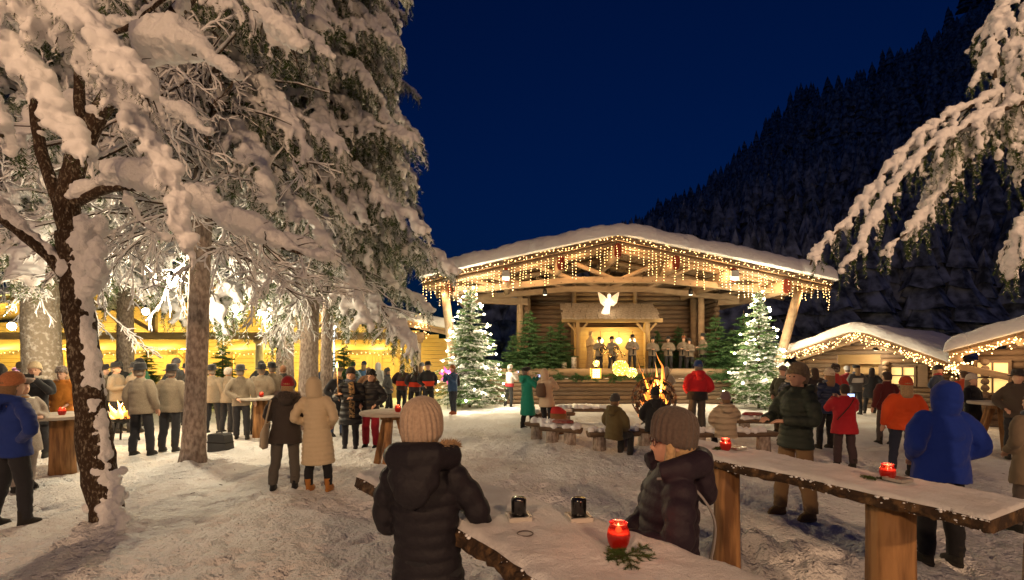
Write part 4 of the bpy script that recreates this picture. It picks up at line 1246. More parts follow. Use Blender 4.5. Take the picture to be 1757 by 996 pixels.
def leg_pts(s, sit, stance):
    if sit: return [(s * .10, .02, .90), (s * .12, -.22, .90), (s * .125, -.44, .88), (s * .12, -.47, .66), (s * .12, -.46, .42)]
    st, fw = (stance if isinstance(stance, tuple) else (stance, 0.0))
    return [(s * .095, .0, .92), (s * (.10 + st * .3), -.005 + s * fw * .25, .70), (s * (.10 + st * .6), -.02 + s * fw * .5, .48), (s * (.105 + st), .01 + s * fw * .85, .25), (s * (.105 + st), .015 + s * fw, .09)]
    return [(s * .095, .0, .92), (s * (.10 + st * .3), -.005, .70), (s * (.10 + st * .6), -.015, .48), (s * (.105 + st), .01, .25), (s * (.105 + st), .015, .09)]

def hand(m, wr, el, det, s):
    d = (wr - el).normalized()
    c = wr + d * .075
    up = Vector((0, 0, 1)); side = d.cross(up)
    side = side.normalized() if side.length > .1 else Vector((1, 0, 0))
    nrm = side.cross(d)
    m.tube([wr - d * .03, wr + d * .04, c, c + d * .02], [.028, .034, .036, .028], 10, flat=.65)
    for k, (o, l) in enumerate(((-.026, .062), (-.009, .075), (.009, .07), (.026, .052))):
        p0 = c + side * o
        m.tube([p0 - d * .01, p0 + d * l * .5 - nrm * .010, p0 + d * l - nrm * .032], [.0115, .0105, .008], 7)
    th = c - d * .045 + side * s * .03
    m.tube([th - side * s * .012, th + side * s * .022 + d * .03, th + side * s * .026 + d * .062 - nrm * .012], [.015, .0125, .009], 7)

def head_shapes(m):
    m.ball((0, .012, 1.625), (.077, .094, .098), 3)
    m.rings([(0, -.03, 1.498, .02, .03), (0, -.035, 1.506, .040, .045), (0, -.028, 1.53, .055, .06), (0, -.018, 1.565, .066, .074), (0, -.008, 1.60, .072, .084), (0, 0, 1.64, .07, .085)], 20)
    m.tube([(0, -.088, 1.618), (0, -.104, 1.592), (0, -.112, 1.575), (0, -.095, 1.566)], [.008, .011, .014, .010], 8)
    m.ball((0, -.086, 1.542), (.022, .012, .010), 1)
    m.ball((0, -.080, 1.515), (.018, .014, .014), 1)
    for s in (-1, 1):
        m.ball((s * .077, .01, 1.59), (.012, .022, .032), 1)
        m.ball((s * .028, -.084, 1.628), (.024, .010, .008), 1)
    m.tube([(0, .02, 1.42), (0, .012, 1.5), (0, .005, 1.56)], [.058, .054, .056], 12)

def body_mesh(arms, sit, stance, vox):
    m = MB()
    head_shapes(m)
    m.rings([(0, 0, .86, .12, .09), (0, 0, 1.0, .115, .085), (0, .0, 1.2, .13, .09), (0, 0, 1.36, .15, .085), (0, .01, 1.43, .09, .07), (0, .015, 1.46, .06, .06)], 16)
    for s in (-1, 1):
        sh, el, wr = arm_pts(arms, s)
        m.tube(sm([sh, el, wr]), np.linspace(.048, .028, 9), 10)
        hand(m, wr, el, True, s)
        lp = leg_pts(s, sit, stance)
        m.tube(sm(lp, 11), np.linspace(.075, .04, 11), 10)
        a = Vector(lp[-1])
        m.tube([a + Vector((0, .03, -.02)), a + Vector((0, -.03, -.05)), a + Vector((0, -.12, -.06))], [.035, .035, .025], 8)
    return remesh(m, vox, 1, 'body')

def folds(me, amp, fx=5.0, fz=9.0, seed=0):
    """creases of worn cloth"""
    n = len(me.vertices); co = np.empty(n * 3); me.vertices.foreach_get('co', co); co = co.reshape(-1, 3)
    no = np.empty(n * 3); me.vertices.foreach_get('normal', no); no = no.reshape(-1, 3)
    a = np.abs(vnoise(co[:, 0] * fx + seed, co[:, 1] * fx, co[:, 2] * fz, seed=seed)) - .35
    b = fbm(co[:, 0] * fx * 2.2, co[:, 1] * fx * 2.2, co[:, 2] * fz * 2.4, octv=2, seed=seed + 3)
    co = co + no * (amp * (a * 1.2 + .45 * b))[:, None]
    me.vertices.foreach_set('co', co.ravel()); me.update()
    return me

def top_mesh(kind, arms, sit, hem, vox, hood, fat, collar):
    m = MB()
    k = fat * .95
    flare = .012 if hem > .75 else .035
    zs = np.linspace(hem, 1.40, 84 if vox < .013 else 14)
    def rx(z): return k * np.interp(z, [.4, .75, .95, 1.08, 1.25, 1.36, 1.40], [.235 + flare, .225 + flare * .5, .208, .198, .208, .200, .18])
    def ry(z): return k * np.interp(z, [.4, .75, .95, 1.08, 1.25, 1.36, 1.40], [.175 + flare, .165 + flare * .5, .155, .150, .152, .13, .11])
    rs_ = []
    for z in zs:
        q = 1.0
        if kind == 'puffer' and vox < .013:
            ph = ((z - hem) / .068) % 1.0
            q = .91 + .105 * math.sqrt(max(0.0, 1 - (2 * ph - 1) ** 2))
        yo = -.01 if not sit else .0
        rs_.append((0, yo, z, rx(z) * q, ry(z) * q))
    rs_ += [(0, .005, 1.435, k * .135, k * .095), (0, .01, 1.465, .095, .085), (0, .012, 1.495 + collar * .03, .078 + .01 * collar, .078 + .01 * collar)]
    m.rings(rs_, 28)
    for s in (-1, 1):
        sh, el, wr = arm_pts(arms, s)
        d = (wr - el).normalized()
        pts = sm([sh + Vector((-s * .03, 0, -.01)), sh.lerp(el, .5) + Vector((s * .012, 0, .01)), el, el.lerp(wr, .5), wr + d * .01], 60 if vox < .013 else 12)
        rr = np.interp(np.linspace(0, 1, len(pts)), [0, .3, .55, .8, 1], [.088 * k, .080 * k, .072 * k, .062 * k, .052])
        if kind == 'puffer' and vox < .013:
            rr = rr * (.87 + .17 * np.abs(np.sin(np.linspace(0, 6.5 * PI, len(pts)))))
        m.tube(pts, rr, 14)
        m.ball(sh + Vector((-s * .008, 0, -.01)), (.085 * k, .085 * k, .075 * k), 2)
    if hood == 'up':
        m.rings([(0, .03, 1.44, .11, .10), (0, .035, 1.50, .118, .118), (0, .035, 1.58, .118, .128), (0, .035, 1.66, .112, .125), (0, .04, 1.72, .085, .10), (0, .045, 1.755, .04, .05)], 20)
    elif hood == 'down':
        m.tube([(-.13, -.055, 1.45), (-.125, .05, 1.475), (-.06, .135, 1.475), (0, .155, 1.465), (.06, .135, 1.475), (.125, .05, 1.475), (.13, -.055, 1.45)], [.03, .05, .062, .066, .062, .05, .03], 12)
        m.ball((0, .16, 1.40), (.11, .05, .09), 2)
    elif hood == 'big':
        m.tube([(-.13, -.10, 1.47), (-.15, .02, 1.50), (-.09, .12, 1.515), (0, .15, 1.51), (.09, .12, 1.515), (.15, .02, 1.50), (.13, -.10, 1.47)], [.05, .065, .075, .08, .075, .065, .05], 14)
        m.ball((0, .15, 1.42), (.14, .075, .12), 2)
        m.ball((0, .19, 1.36), (.10, .05, .09), 2)
    if sit:   # lap of the coat
        m.tube([(0, -.02, .93), (0, -.16, .95)], [.17, .15], 14, flat=.6)
    return folds(remesh(m, vox, 1, 'jacket'), .006 if (kind == 'puffer' and vox < .013) else (.013 if kind != 'wool' else .009), 6, 8, int(hem * 100) % 7)

def legs_mesh(sit, stance, vox, wide):
    m = MB()
    m.rings([(0, 0, .84, .15, .115), (0, 0, .9, .165, .125), (0, 0, .98, .165, .12), (0, 0, 1.04, .15, .11)], 18)
    for s in (-1, 1):
        lp = leg_pts(s, sit, stance)
        m.tube(sm(lp, 16), .92 * np.interp(np.linspace(0, 1, 16), [0, .3, .5, .75, 1], [.105, .098, .08 * wide, .075 * wide, .07 * wide]), 12)
    return folds(remesh(m, vox, 1, 'trousers'), .011, 7, 10, 2)

def shoe_mesh(s, sit, stance):
    lp = leg_pts(s, sit, stance); a = Vector(lp[-1]); z0 = a.z - .09
    m = MB()
    m.rings([(a.x, a.y - .045, z0, .048, .125), (a.x, a.y - .045, z0 + .03, .052, .130)], 16)
    m.rings([(a.x, a.y - .045, z0 + .02, .048, .125), (a.x, a.y - .04, z0 + .06, .046, .115), (a.x, a.y - .005, z0 + .095, .047, .075), (a.x, a.y + .01, z0 + .15, .05, .058), (a.x, a.y + .01, z0 + .20, .054, .06)], 16)
    return m.mesh('shoe', True)

def hat_mesh(kind, near):
    m = MB()
    n = 176 if near else 20
    if kind == 'beanie':
        mod = (lambda an, i: 1 + .028 * np.cos(an * 24)) if near else None
        m.rings([(0, .005, 1.615, .096, .112), (0, .005, 1.628, .103, .119), (0, .008, 1.655, .104, .120), (0, .008, 1.662, .096, .112), (0, .01, 1.69, .094, .110), (0, .015, 1.725, .082, .096),
                 (0, .02, 1.755, .058, .07), (0, .022, 1.77, .03, .036), (0, .022, 1.773, .005, .006)], n, mod=mod)
    elif kind == 'tall':      # loose long knitted cap
        mod = (lambda an, i: 1 + .028 * np.cos(an * 24)) if near else None
        m.rings([(0, .01, 1.60, .098, .113), (0, .01, 1.625, .106, .121), (0, .012, 1.66, .107, .123), (0, .016, 1.70, .107, .124), (0, .022, 1.745, .099, .117), (0, .032, 1.785, .078, .094), (0, .04, 1.808, .048, .058), (0, .042, 1.818, .015, .018)], n, mod=mod)
    elif kind == 'pompom':
        m.rings([(0, .005, 1.615, .097, .113), (0, .005, 1.655, .104, .120), (0, .01, 1.69, .095, .110), (0, .015, 1.73, .08, .093), (0, .02, 1.76, .05, .06), (0, .02, 1.775, .01, .01)], n)
        m.ball((0, .02, 1.80), .045, 2)
    elif kind == 'felt':
        m.rings([(0, .005, 1.652, .098, .118), (0, .005, 1.645, .148, .168), (0, .005, 1.652, .150, .170), (0, .005, 1.660, .100, .120), (0, .005, 1.70, .098, .117), (0, .005, 1.755, .088, .106), (0, .005, 1.775, .07, .09), (0, .005, 1.768, .02, .05)], 28)
    elif kind == 'cap':
        m.rings([(0, .005, 1.63, .093, .11), (0, .005, 1.66, .10, .118), (0, -.01, 1.695, .112, .135), (0, -.005, 1.725, .095, .115), (0, 0, 1.74, .04, .05)], 24)
        m.rings([(0, -.10, 1.648, .07, .065), (0, -.10, 1.658, .07, .065)], 16)
    elif kind == 'beret':
        m.rings([(0, .01, 1.65, .092, .108), (0, .01, 1.67, .128, .142), (0, .015, 1.70, .138, .150), (0, .02, 1.73, .11, .12), (0, .02, 1.745, .03, .03)], 24)
    elif kind == 'fur':
        rs = np.random.RandomState(4)
        for i in range(60):
            a = rs.rand() * 6.28; z = 1.63 + .12 * rs.rand(); r = .09 * math.sqrt(max(.05, 1 - ((z - 1.63) / .14) ** 2))
            m.ball((math.cos(a) * r, .01 + math.sin(a) * r * 1.15, z), rs.uniform(.02, .035), 1)
        m.ball((0, .01, 1.68), (.09, .105, .085), 2)
    elif kind == 'hair':
        m.rings([(0, .045, 1.53, .07, .06), (0, .045, 1.57, .082, .075), (0, .035, 1.62, .088, .088), (0, .015, 1.665, .086, .102), (0, .01, 1.70, .07, .085), (0, .012, 1.728, .035, .045), (0, .012, 1.733, .005, .005)], 22)
    elif kind == 'longhair':
        m.rings([(0, .07, 1.38, .085, .04), (0, .07, 1.45, .095, .06), (0, .05, 1.55, .092, .08), (0, .035, 1.62, .09, .09), (0, .015, 1.668, .088, .104), (0, .01, 1.705, .07, .085), (0, .012, 1.73, .03, .04)], 22)
    if kind in ('beanie', 'tall', 'pompom', 'fur', 'cap', 'felt', 'beret'):     # worn back on the head: brow free
        m.v = [np.c_[v[:, 0], v[:, 1], v[:, 2] + (.012 if kind != 'tall' else -.006) - v[:, 1] * (.24 if kind in ('beanie', 'tall', 'pompom', 'fur') else .10)] for v in m.v]
    return m.mesh('hat', True)

HATN = {'beanie': 'hat', 'tall': 'hat', 'pompom': 'hat', 'felt': 'hat', 'cap': 'cap', 'beret': 'hat', 'fur': 'hat', 'hair': 'hair', 'longhair': 'hair'}
TROUS = {}
def col_mat(prefix, c, **kw):
    return cloth(prefix + ('_shiny' if kw.get('shiny') else '') + '_%03d_%03d_%03d' % tuple(int(x * 999) for x in c), c, **kw)

PEOPLE = []
def person(label, X, Y, H=1.72, face=0.0, top=('jacket', (.05, .05, .06)), hem=.82, arms='pocket', legs=(.02, .02, .025), hat=('beanie', (.05, .05, .05)),
           shoes=(.02, .018, .016), hood=None, sit=False, z=0.0, vox=.024, fat=1.0, stance=.02, wide=1.0, hair=None, skin=True, gloves=None, group=None, collar=0, eyes=False, nod=0.0, wool=False):
    """face: compass turn in degrees, 0 looks at the camera, 180 shows the back, 90 looks to the picture's right"""
    k = H / 1.72
    if not isinstance(arms, tuple): arms = (arms, arms)
    zoff = -.45 if sit else 0.0
    hsh = sum(ord(c) * (i + 3) for i, c in enumerate(label))
    if not sit and stance == .02: stance = ((.02, 0.0), (.035, .07), (.015, -.06), (.045, .03))[hsh % 4]
    p = thing('person', label, 'person', (X, Y, z), R(face), group, k)
    p.rotation_euler = (R(((hsh // 7) % 9 - 4) * .55), R(((hsh // 3) % 9 - 4) * .55), R(face))
    if hat and hat[0] in ('beanie', 'tall', 'pompom', 'beret', 'cap', 'fur') and not hair and hood != 'up':
        hair = (('longhair', 'hair', 'longhair')[hsh % 3], ((.22, .13, .07), (.08, .05, .035), (.36, .24, .13), (.18, .15, .13))[(hsh // 5) % 4])
    kind, tc = top
    near = vox < .013
    def put(name, me, m):
        o = obj(name, me, m, p, matlink=True); o.location = (0, 0, zoff); return o
    put('body', cached(('b', arms, sit, stance, vox), lambda: body_mesh(arms, sit, stance, vox if near else vox * .85)), SKIN if not gloves else SKIN)
    hm = hem if not sit else max(hem, .80)
    put('coat' if hem < .72 else 'jacket', cached(('t', kind, arms, sit, hm, vox, hood, fat, collar), lambda: top_mesh(kind, arms, sit, hm, vox, hood, fat, collar)),
        col_mat(kind, tc, puffer=(kind == 'puffer' and not near), shiny=(kind == 'puffer' and near), wool=wool or kind == 'wool'))
    put('trousers', cached(('l', sit, stance, vox, wide), lambda: legs_mesh(sit, stance, max(vox, .016), wide)), col_mat('trousers', legs))
    for s in (-1, 1):
        put('shoe', cached(('s', s, sit, stance), lambda: shoe_mesh(s, sit, stance)), col_mat('leather', shoes))
    if hat:
        put(HATN[hat[0]], cached(('h', hat[0], near), lambda: hat_mesh(hat[0], near)), col_mat('knit', hat[1], wool=True))
    if hair:
        put('hair', cached(('h', hair[0], False), lambda: hat_mesh(hair[0], False)), col_mat('hair', hair[1], wool=True))
    if eyes:
        for s in (-1, 1):
            put('eye', cached(('e', s), lambda: MB().ball((s * .029, -.088, 1.612), (.013, .007, .008), 1).mesh('eye', True)), EYE)
    if gloves:
        for s in (-1, 1):
            def gm(s=s):
                m = MB(); sh, el, wr = arm_pts(arms, s); hand(m, wr, el, True, s)
                return remesh_scaled(m)
            put('glove', cached(('g', s, arms), gm), col_mat('glove', gloves))
    if not sit and not near and hood is None and hsh % 3 == 0 and kind != 'wool':
        sc = ((.35, .05, .05), (.4, .36, .3), (.08, .10, .16), (.3, .2, .08))[(hsh // 11) % 4]
        put('scarf', cached(('scarf',), lambda: MB().tube([(.085 * math.cos(a), .01 + .085 * math.sin(a), 1.485 + .012 * math.sin(2 * a)) for a in np.linspace(0, 2 * PI, 20)], .034, 10, cap=False).mesh('scarf', True)), col_mat('knit', sc, wool=True))
    PEOPLE.append(p)
    return p

def remesh_scaled(m):
    return remesh(m, .009, 1, 'glove')

def local(p, v):
    """world place of a point given in a figure's own coordinates"""
    return Matrix.Translation(p.location) @ Euler(p.rotation_euler).to_matrix().to_4x4() @ (Vector(v) * p.scale[0])

def extra(p, name, mb, m, sit=False, smooth=True):
    o = mb.build(name, m, p, smooth=smooth); o.location = (0, 0, -.45 if sit else 0)
    return o

def fur_ring(p, pts, r, m, n=120, sit=False, seed=1):
    rs = np.random.RandomState(seed); P = smooth_path(np.array(pts, float), 40); q = MB()
    for i in range(n):
        c = P[rs.randint(40)]; d = rs.randn(3); d /= np.linalg.norm(d)
        q.ball(c + d * r * .5, r * rs.uniform(.35, .6), 1)
    T = []
    for i in range(n * 8):
        c = P[rs.randint(40)]; d = rs.randn(3); d /= np.linalg.norm(d); w = np.cross(d, rs.randn(3)); w /= np.linalg.norm(w)
        a = c + d * r * .7; T.append([a - w * .003, a + w * .003, a + d * r * rs.uniform(.5, 1.0)])
    me = remesh(q, r * .28, 1, 'fur_trim')
    o = obj('fur_trim', me, m, p); o.location = (0, 0, -.45 if sit else 0)
    h = MB().tris(np.array(T)).build('fur_hair', m, o)
    return o

def phone(label, p, v, lit=True, face_to=0):
    q = local(p, v)
    t = thing('phone', label, 'phone', q, p.rotation_euler.z)
    MB().box((0, 0, 0), (.15, .012, .075)).build('case', BLACK, t)
    MB().box((0, .0085, 0), (.138, .004, .066)).build('screen', mat('phone_screen', (.5, .6, .8), .2, emit=(.35, .5, .9), es=2.2, var=.6, col2=(.9, .9, .9), vscale=30), t)
    return t
def gxy(px, py):
    g = G(px, py); return g.x, g.y
def dxy(px, D):
    return (px - CX) * D / F_PX, D
LODEN = (.25, .205, .15); DK = (.015, .015, .018); NAVY = (.02, .03, .075)
# ---- the two women at the near table
pw = person('woman in dark quilted coat and ribbed beige knit hat, back turned, at the near table', *dxy(742, 2.40), 1.65, 172, ('puffer', (.014, .012, .017)), hem=.50, arms=('tuck', 'table'),
            hat=('tall', (.46, .34, .25)), hood='big', vox=.0105, hair=('longhair', (.35, .22, .12)), legs=(.015, .015, .02), fat=.92)
fur_ring(pw, [(-.135, -.09, 1.52), (-.16, .0, 1.545), (-.12, .10, 1.56)], .03, cloth('fur_tan', (.42, .28, .15), wool=True), seed=2)
pr = person('woman in dark purple quilted coat and brown knit hat behind the near table, in profile', *dxy(1143, 2.42), 1.60, -92, ('puffer', (.021, .013, .022)), hem=.45, arms=('table', 'lap'),
            hat=('tall', (.115, .085, .07)), hood='big', vox=.0105, hair=('longhair', (.50, .33, .17)), fat=1.06, gloves=(.02, .02, .02), eyes=True)
extra(pr, 'hair_lock', MB().tube(sm([(.072, -.035, 1.62), (.083, -.03, 1.56), (.088, -.045, 1.50), (.08, -.07, 1.45)], 12), [.012, .02, .024, .026, .027, .027, .026, .025, .023, .02, .015, .008], 10), col_mat('hair', (.50, .33, .17), wool=True))
g = MB()
for s in (-1, 1):
    an = np.linspace(0, 2 * PI, 15)
    g.tube([(s * .034 + .027 * math.cos(a), -.104, 1.612 + .021 * math.sin(a)) for a in an], .0028, 5, cap=False)
    g.tube([(s * .06, -.10, 1.616), (s * .082, -.04, 1.616), (s * .085, .02, 1.61)], .0026, 5)
g.tube([(-.008, -.105, 1.618), (.008, -.105, 1.618)], .0028, 5)
extra(pr, 'glasses', g, mat('glasses_frame', (.10, .03, .025), .3))
extra(pr, 'shoulder_strap', MB().tube(sm([(.10, -.10, 1.43), (.17, .02, 1.44), (.13, .18, 1.25), (.02, .215, 1.0), (-.10, .21, .82)], 24), .014, 8, flat=.5), mat('grey_strap', (.28, .26, .26), .7))
# ---- left edge
p = person('man in blue jacket and striped orange knit hat, hand on hip, at the left edge', *dxy(18, 5.5), 1.74, 165, ('jacket', (.010, .03, .19)), arms=('hip', 'hip'), hat=('beanie', (.42, .16, .07)), vox=.016, hood='down')
person('woman in pale plaid coat and grey beret holding a plate beside the log table', *dxy(40, 7.1), 1.64, 80, ('wool', (.38, .32, .27)), hem=.6, arms='hold', hat=('beret', (.22, .17, .14)), vox=.02, legs=(.3, .25, .22))
t = thing('plate', 'white paper plate with food in the beret woman\'s hands', 'plate', W(42, 686, 6.85))
MB().lathe((0, 0, 0), [(.05, 0), (.10, .012), (.11, .025)], 20).build('dish', mat('paper_white', (.7, .68, .62), .6), t, True)
MB().ball((0, 0, .03), (.06, .05, .025), 2).build('food', mat('bread', (.35, .2, .08), .8), t, True)
p = person('man in black coat and cream beanie filming with a phone before the thick trunk', *dxy(58, 9.4), 1.86, 35, ('jacket', DK), hem=.62, arms='phone', hat=('beanie', (.62, .5, .32)), vox=.02, eyes=True)
phone('white phone held up by the man in the cream beanie', p, (0, -.43, 1.50))
person('person in orange brown jacket and grey fur hat near the thick trunk', *dxy(104, 10.0), 1.76, 15, ('jacket', (.42, .15, .02)), arms='pocket', hat=('fur', (.30, .25, .22)), vox=.02, eyes=True, hood='down')
person('child in teal trousers and grey hat sitting on the snow', *dxy(72, 11.5), 1.15, 60, ('jacket', (.03, .05, .09)), arms='lap', legs=(.02, .10, .12), hat=('beanie', (.2, .18, .18)), sit=True, z=-.05)
person('person in grey jacket seen from behind before the far left stall', *dxy(36, 15.5), 1.92, 180, ('jacket', (.18, .17, .15)), hat=('hair', (.10, .08, .06)), vox=.028)
person('person in dark hood at the far left behind the blue jacket', *dxy(0, 9.5), 1.84, 150, ('jacket', DK), hood='up', hat=None, vox=.024)
person('person in violet pompom hat left of the filming man', *dxy(27, 11.0), 1.66, 100, ('jacket', (.08, .03, .05)), hat=('pompom', (.20, .09, .20)), vox=.024)
person('person in orange knit hat in the left crowd', *dxy(11, 11.6), 1.62, 110, ('jacket', (.05, .04, .04)), hat=('beanie', (.5, .12, .03)), vox=.024)
# ---- choir in grey loden jackets, black hats
CH = 'choir men in loden jackets'
for (px, py, H, f, lab, ar) in ((244, 782, 1.82, 178, 'choir man in loden jacket standing right before the fire bowl, back turned', ('down', 'down')),
                            (289, 775, 1.80, 186, 'choir man in loden jacket left of the pale spruce trunk, back turned', ('down', 'down')),
                            (203, 742, 1.84, 100, 'choir man in loden jacket and dark hat beyond the fire bowl, side on', ('hold', 'hold')),
                            (182, 738, 1.78, 120, 'choir man in loden jacket half hidden by the mossy trunk', ('hold', 'hold')),
                            (231, 742, 1.84, 170, 'choir man in the second row behind the fire, back turned', ('hold', 'hold')),
                            (366, 744, 1.78, 185, 'choir man in loden jacket just right of the pale spruce trunk', ('down', 'down')),
                            (415, 754, 1.78, 200, 'choir man with black hat at the round table, hands behind', ('back', 'down')),
                            (445, 745, 1.80, 190, 'choir man with brimmed hat between round table and slim trunk', ('hold', 'hold')),
                            (469, 740, 1.84, 225, 'bearded choir man with black cap left of the reddish trunk', ('hold', 'hold'))):
    x, y = gxy(px, py)
    person(lab, x, y, H, f, ('wool', LODEN), hem=.80, arms=ar, hat=('felt', DK), hair=('hair', (.25, .2, .16)), vox=.02, group=CH, fat={244: 1.1, 289: 1.03, 415: .95, 445: 1.12}.get(px, 1.0), wide=1.1)
x, y = gxy(388, 744)
person('white haired choir man in loden jacket without hat', x, y, 1.76, 170, ('wool', LODEN), hem=.80, arms='hold', hat=('hair', (.55, .5, .44)), vox=.02, group=CH, wide=1.1)
# listeners behind the choir
for (px, D, H, f, top, hat, lab, hood) in (
    (200, 14.5, 1.92, 40, (.02, .02, .02), None, 'tall person in black hooded coat behind the fire', 'up'),
    (240, 14.0, 1.96, 90, (.02, .14, .06), ('beanie', DK), 'person in green jacket and black hat behind the choir', None),
    (300, 15.0, 1.98, 170, (.05, .055, .06), ('beanie', (.1, .1, .11)), 'big person in grey coat with backpack behind the choir', None),
    (322, 14.2, 1.80, 20, (.03, .03, .03), ('felt', DK), 'person in dark coat hidden behind the pale spruce trunk', None),
    (448, 17.5, 1.90, 180, (.04, .04, .045), ('beanie', (.06, .06, .07)), 'person in dark grey jacket before the narrow stall', None),
    (487, 14.6, 1.80, 200, (.05, .045, .04), ('hair', (.22, .1, .05)), 'red haired person in dark jacket under the slim trunk', None),
    (559, 16.5, 1.90, 175, (.02, .03, .06), ('cap', DK), 'person in black and blue jacket before the white light pole', None)):
    person(lab, *dxy(px, D), H, f, ('jacket', top), hat=hat, hood=hood, vox=.026)
p = PEOPLE[-1]
extra(p, 'jacket_panel', MB().rings([(0, -.01, .815, .232, .175), (0, -.01, 1.0, .225, .168), (0, -.01, 1.12, .218, .165)], 24, cap=False), cloth('royal_blue', (.02, .10, .42)))
# ---- couple: red hat and cream coat
x, y = gxy(487, 840)
p = person('woman in dark jacket, fur hood and red beanie with white shoulder bag, back turned', x, y, 1.64, 195, ('jacket', (.045, .036, .032)), hem=.72, arms='hold', hat=('beanie', (.30, .012, .02)), legs=(.09, .08, .07), hood='down', vox=.016, shoes=DK, fat=1.08, wide=1.12)
fur_ring(p, [(-.14, -.06, 1.46), (-.13, .06, 1.49), (0, .17, 1.49), (.13, .06, 1.49), (.14, -.06, 1.46)], .05, cloth('fur_grey', (.22, .16, .14), wool=True), n=170)
extra(p, 'shoulder_bag', MB().rings([(.27, .10, .66, .03, .15), (.29, .10, .70, .055, .17), (.29, .08, .9, .05, .16), (.27, .06, 1.03, .02, .13)], 16), cloth('canvas_cream', (.50, .42, .30)))
extra(p, 'bag_strap', MB().tube(sm([(.27, .18, 1.0), (.22, .06, 1.40), (.26, -.05, 1.0)], 14), .013, 6), cloth('canvas_cream', (.50, .42, .30)))
x, y = gxy(548, 842)
person('woman in long cream quilted coat, hood up, tan boots, back turned', x, y, 1.66, 178, ('puffer', (.56, .45, .30)), hem=.42, arms='pocket', hat=None, hood='up', legs=(.012, .012, .015), shoes=(.36, .15, .035), vox=.0125, stance=.045, fat=1.0)
# ---- pair facing us by the tree, one with torch
x, y = gxy(601, 772)
p = person('woman in black quilted coat with leopard scarf facing us beside the torch', x, y, 1.74, 10, ('puffer', (.016, .016, .02)), hem=.55, arms=('hold', 'torch'), hat=('beanie', DK), vox=.018, eyes=True, shoes=DK)
extra(p, 'scarf', MB().tube(sm([(.02, -.13, 1.46), (.05, -.17, 1.3), (.055, -.185, 1.0), (.06, -.19, .72)], 20), .06, 10, flat=.3), mat('leopard', (.25, .16, .08), .9, var=1.0, col2=(.02, .015, .01), vscale=26, contrast=(.48, .54)))
x, y = gxy(636, 770)
person('woman in black hooded jacket and red trousers beside the round table, facing us', x, y, 1.70, -12, ('puffer', (.018, .017, .02)), hem=.80, arms='pocket', hat=('fur', (.02, .02, .02)), legs=(.30, .012, .025), hood='down', vox=.018, eyes=True, wide=1.2)
x, y = dxy(578, 12.2)
person('person in black coat half hidden behind the torch', x, y, 1.74, 60, ('jacket', DK), hem=.5, arms='pocket', hat=('cap', (.2, .16, .12)), vox=.02, legs=(.05, .08, .16))
t = thing('torch', 'burning wax torch held upright among the crowd', 'torch', W(580, 668, 9.9))
MB().tube([(0, 0, -.1), (-.02, 0, .42)], .012, 8).build('stick', mat('wax', (.55, .38, .2), .6), t, True)
MB().lathe((0, 0, -.12), [(.06, 0), (.07, .01), (.07, .015)], 14).build('drip_disc', mat('cardboard', (.4, .26, .14), .8), t, True)
FLAME = mat('flame', (1, .6, .2), .5, emit=(1.0, .24, .03), es=1.15)
FLAME_HOT = mat('flame_core', (1, .8, .5), .5, emit=(1.0, .42, .075), es=1.6)
MB().lathe((-.02, 0, .42), [(.012, 0), (.032, .04), (.024, .09), (.004, .16)], 10).build('flame', FLAME_HOT, t, True)
lamp('torch_light', (-.02, -.1, .52), 16, (1, .55, .2), .04, t)
# ---- crowd before the hall
for i, (px, D, H, f, top, hat, lab, hood) in enumerate((
    (605, 20.5, 1.86, 180, (.35, .45, .6), ('beanie', NAVY), 'person in pale blue jacket with navy hat before the bright stall', None),
    (626, 20.8, 1.90, 170, (.10, .22, .45), ('beanie', NAVY), 'person in blue and white jacket with navy hat before the bright stall', None),
    (647, 20.2, 1.86, 160, (.45, .45, .45), None, 'person in white hooded jacket before the bright stall', 'up'),
    (630, 16.0, 1.72, 200, (.20, .11, .06), ('hair', (.30, .2, .12)), 'bald person in brown coat behind the pair by the torch', None),
    (668, 17.0, 1.66, 90, (.10, .11, .12), ('beanie', (.08, .09, .1)), 'short person in grey coat behind the round table', None),
    (688, 17.6, 1.82, 175, (.05, .03, .03), ('longhair', (.10, .05, .03)), 'long haired person in dark red coat left of the round column', None),
    (710, 17.2, 1.80, 200, (.04, .035, .04), ('longhair', (.08, .05, .03)), 'person in black coat with brown hair left of the round column', None),
    (735, 17.0, 1.86, 30, (.02, .02, .022), ('felt', DK), 'man in black jacket and dark hat right of the round column', None),
    (725, 19.5, 1.84, 150, (.03, .05, .08), ('beanie', (.05, .05, .06)), 'person in dark blue coat beside the round column', None))):
    person(lab, *dxy(px, D), H, f, ('jacket', top), hat=hat, hood=hood, vox=.028, arms='pocket')
for j in (5, 6, 7):
    p = PEOPLE[-9 + j]
    extra(p, 'red_band', MB().rings([(0, -.01, .98, .225, .172), (0, -.01, 1.08, .222, .17), (0, -.01, 1.14, .222, .17)], 24, cap=False), cloth('signal_red', (.6, .05, .02)))
x, y = gxy(778, 711)
p = person('person in blue jacket and orange hat with backpack filming by the lit fir', x, y, 1.76, -40, ('jacket', (.03, .07, .16)), arms='phone', hat=('beanie', (.30, .11, .03)), shoes=(.25, .07, .03), legs=(.03, .035, .05), vox=.022)
extra(p, 'backpack', MB().rings([(0, .19, 1.0, .13, .07), (0, .21, 1.08, .15, .09), (0, .2, 1.3, .14, .08), (0, .17, 1.4, .09, .05)], 16), cloth('pack_dark', (.03, .03, .035)))
x, y = gxy(872, 701)
p = person('person in pale jacket, black trousers and white hat filming left of the stage', x, y, 1.76, 130, ('jacket', (.42, .38, .36)), hem=.95, arms='phone', hat=('beanie', (.6, .57, .52)), legs=(.014, .014, .016), vox=.022)
extra(p, 'red_waist', MB().rings([(0, -.01, .88, .215, .165), (0, -.01, 1.02, .212, .16)], 20, cap=False), cloth('waist_red', (.30, .02, .03)))
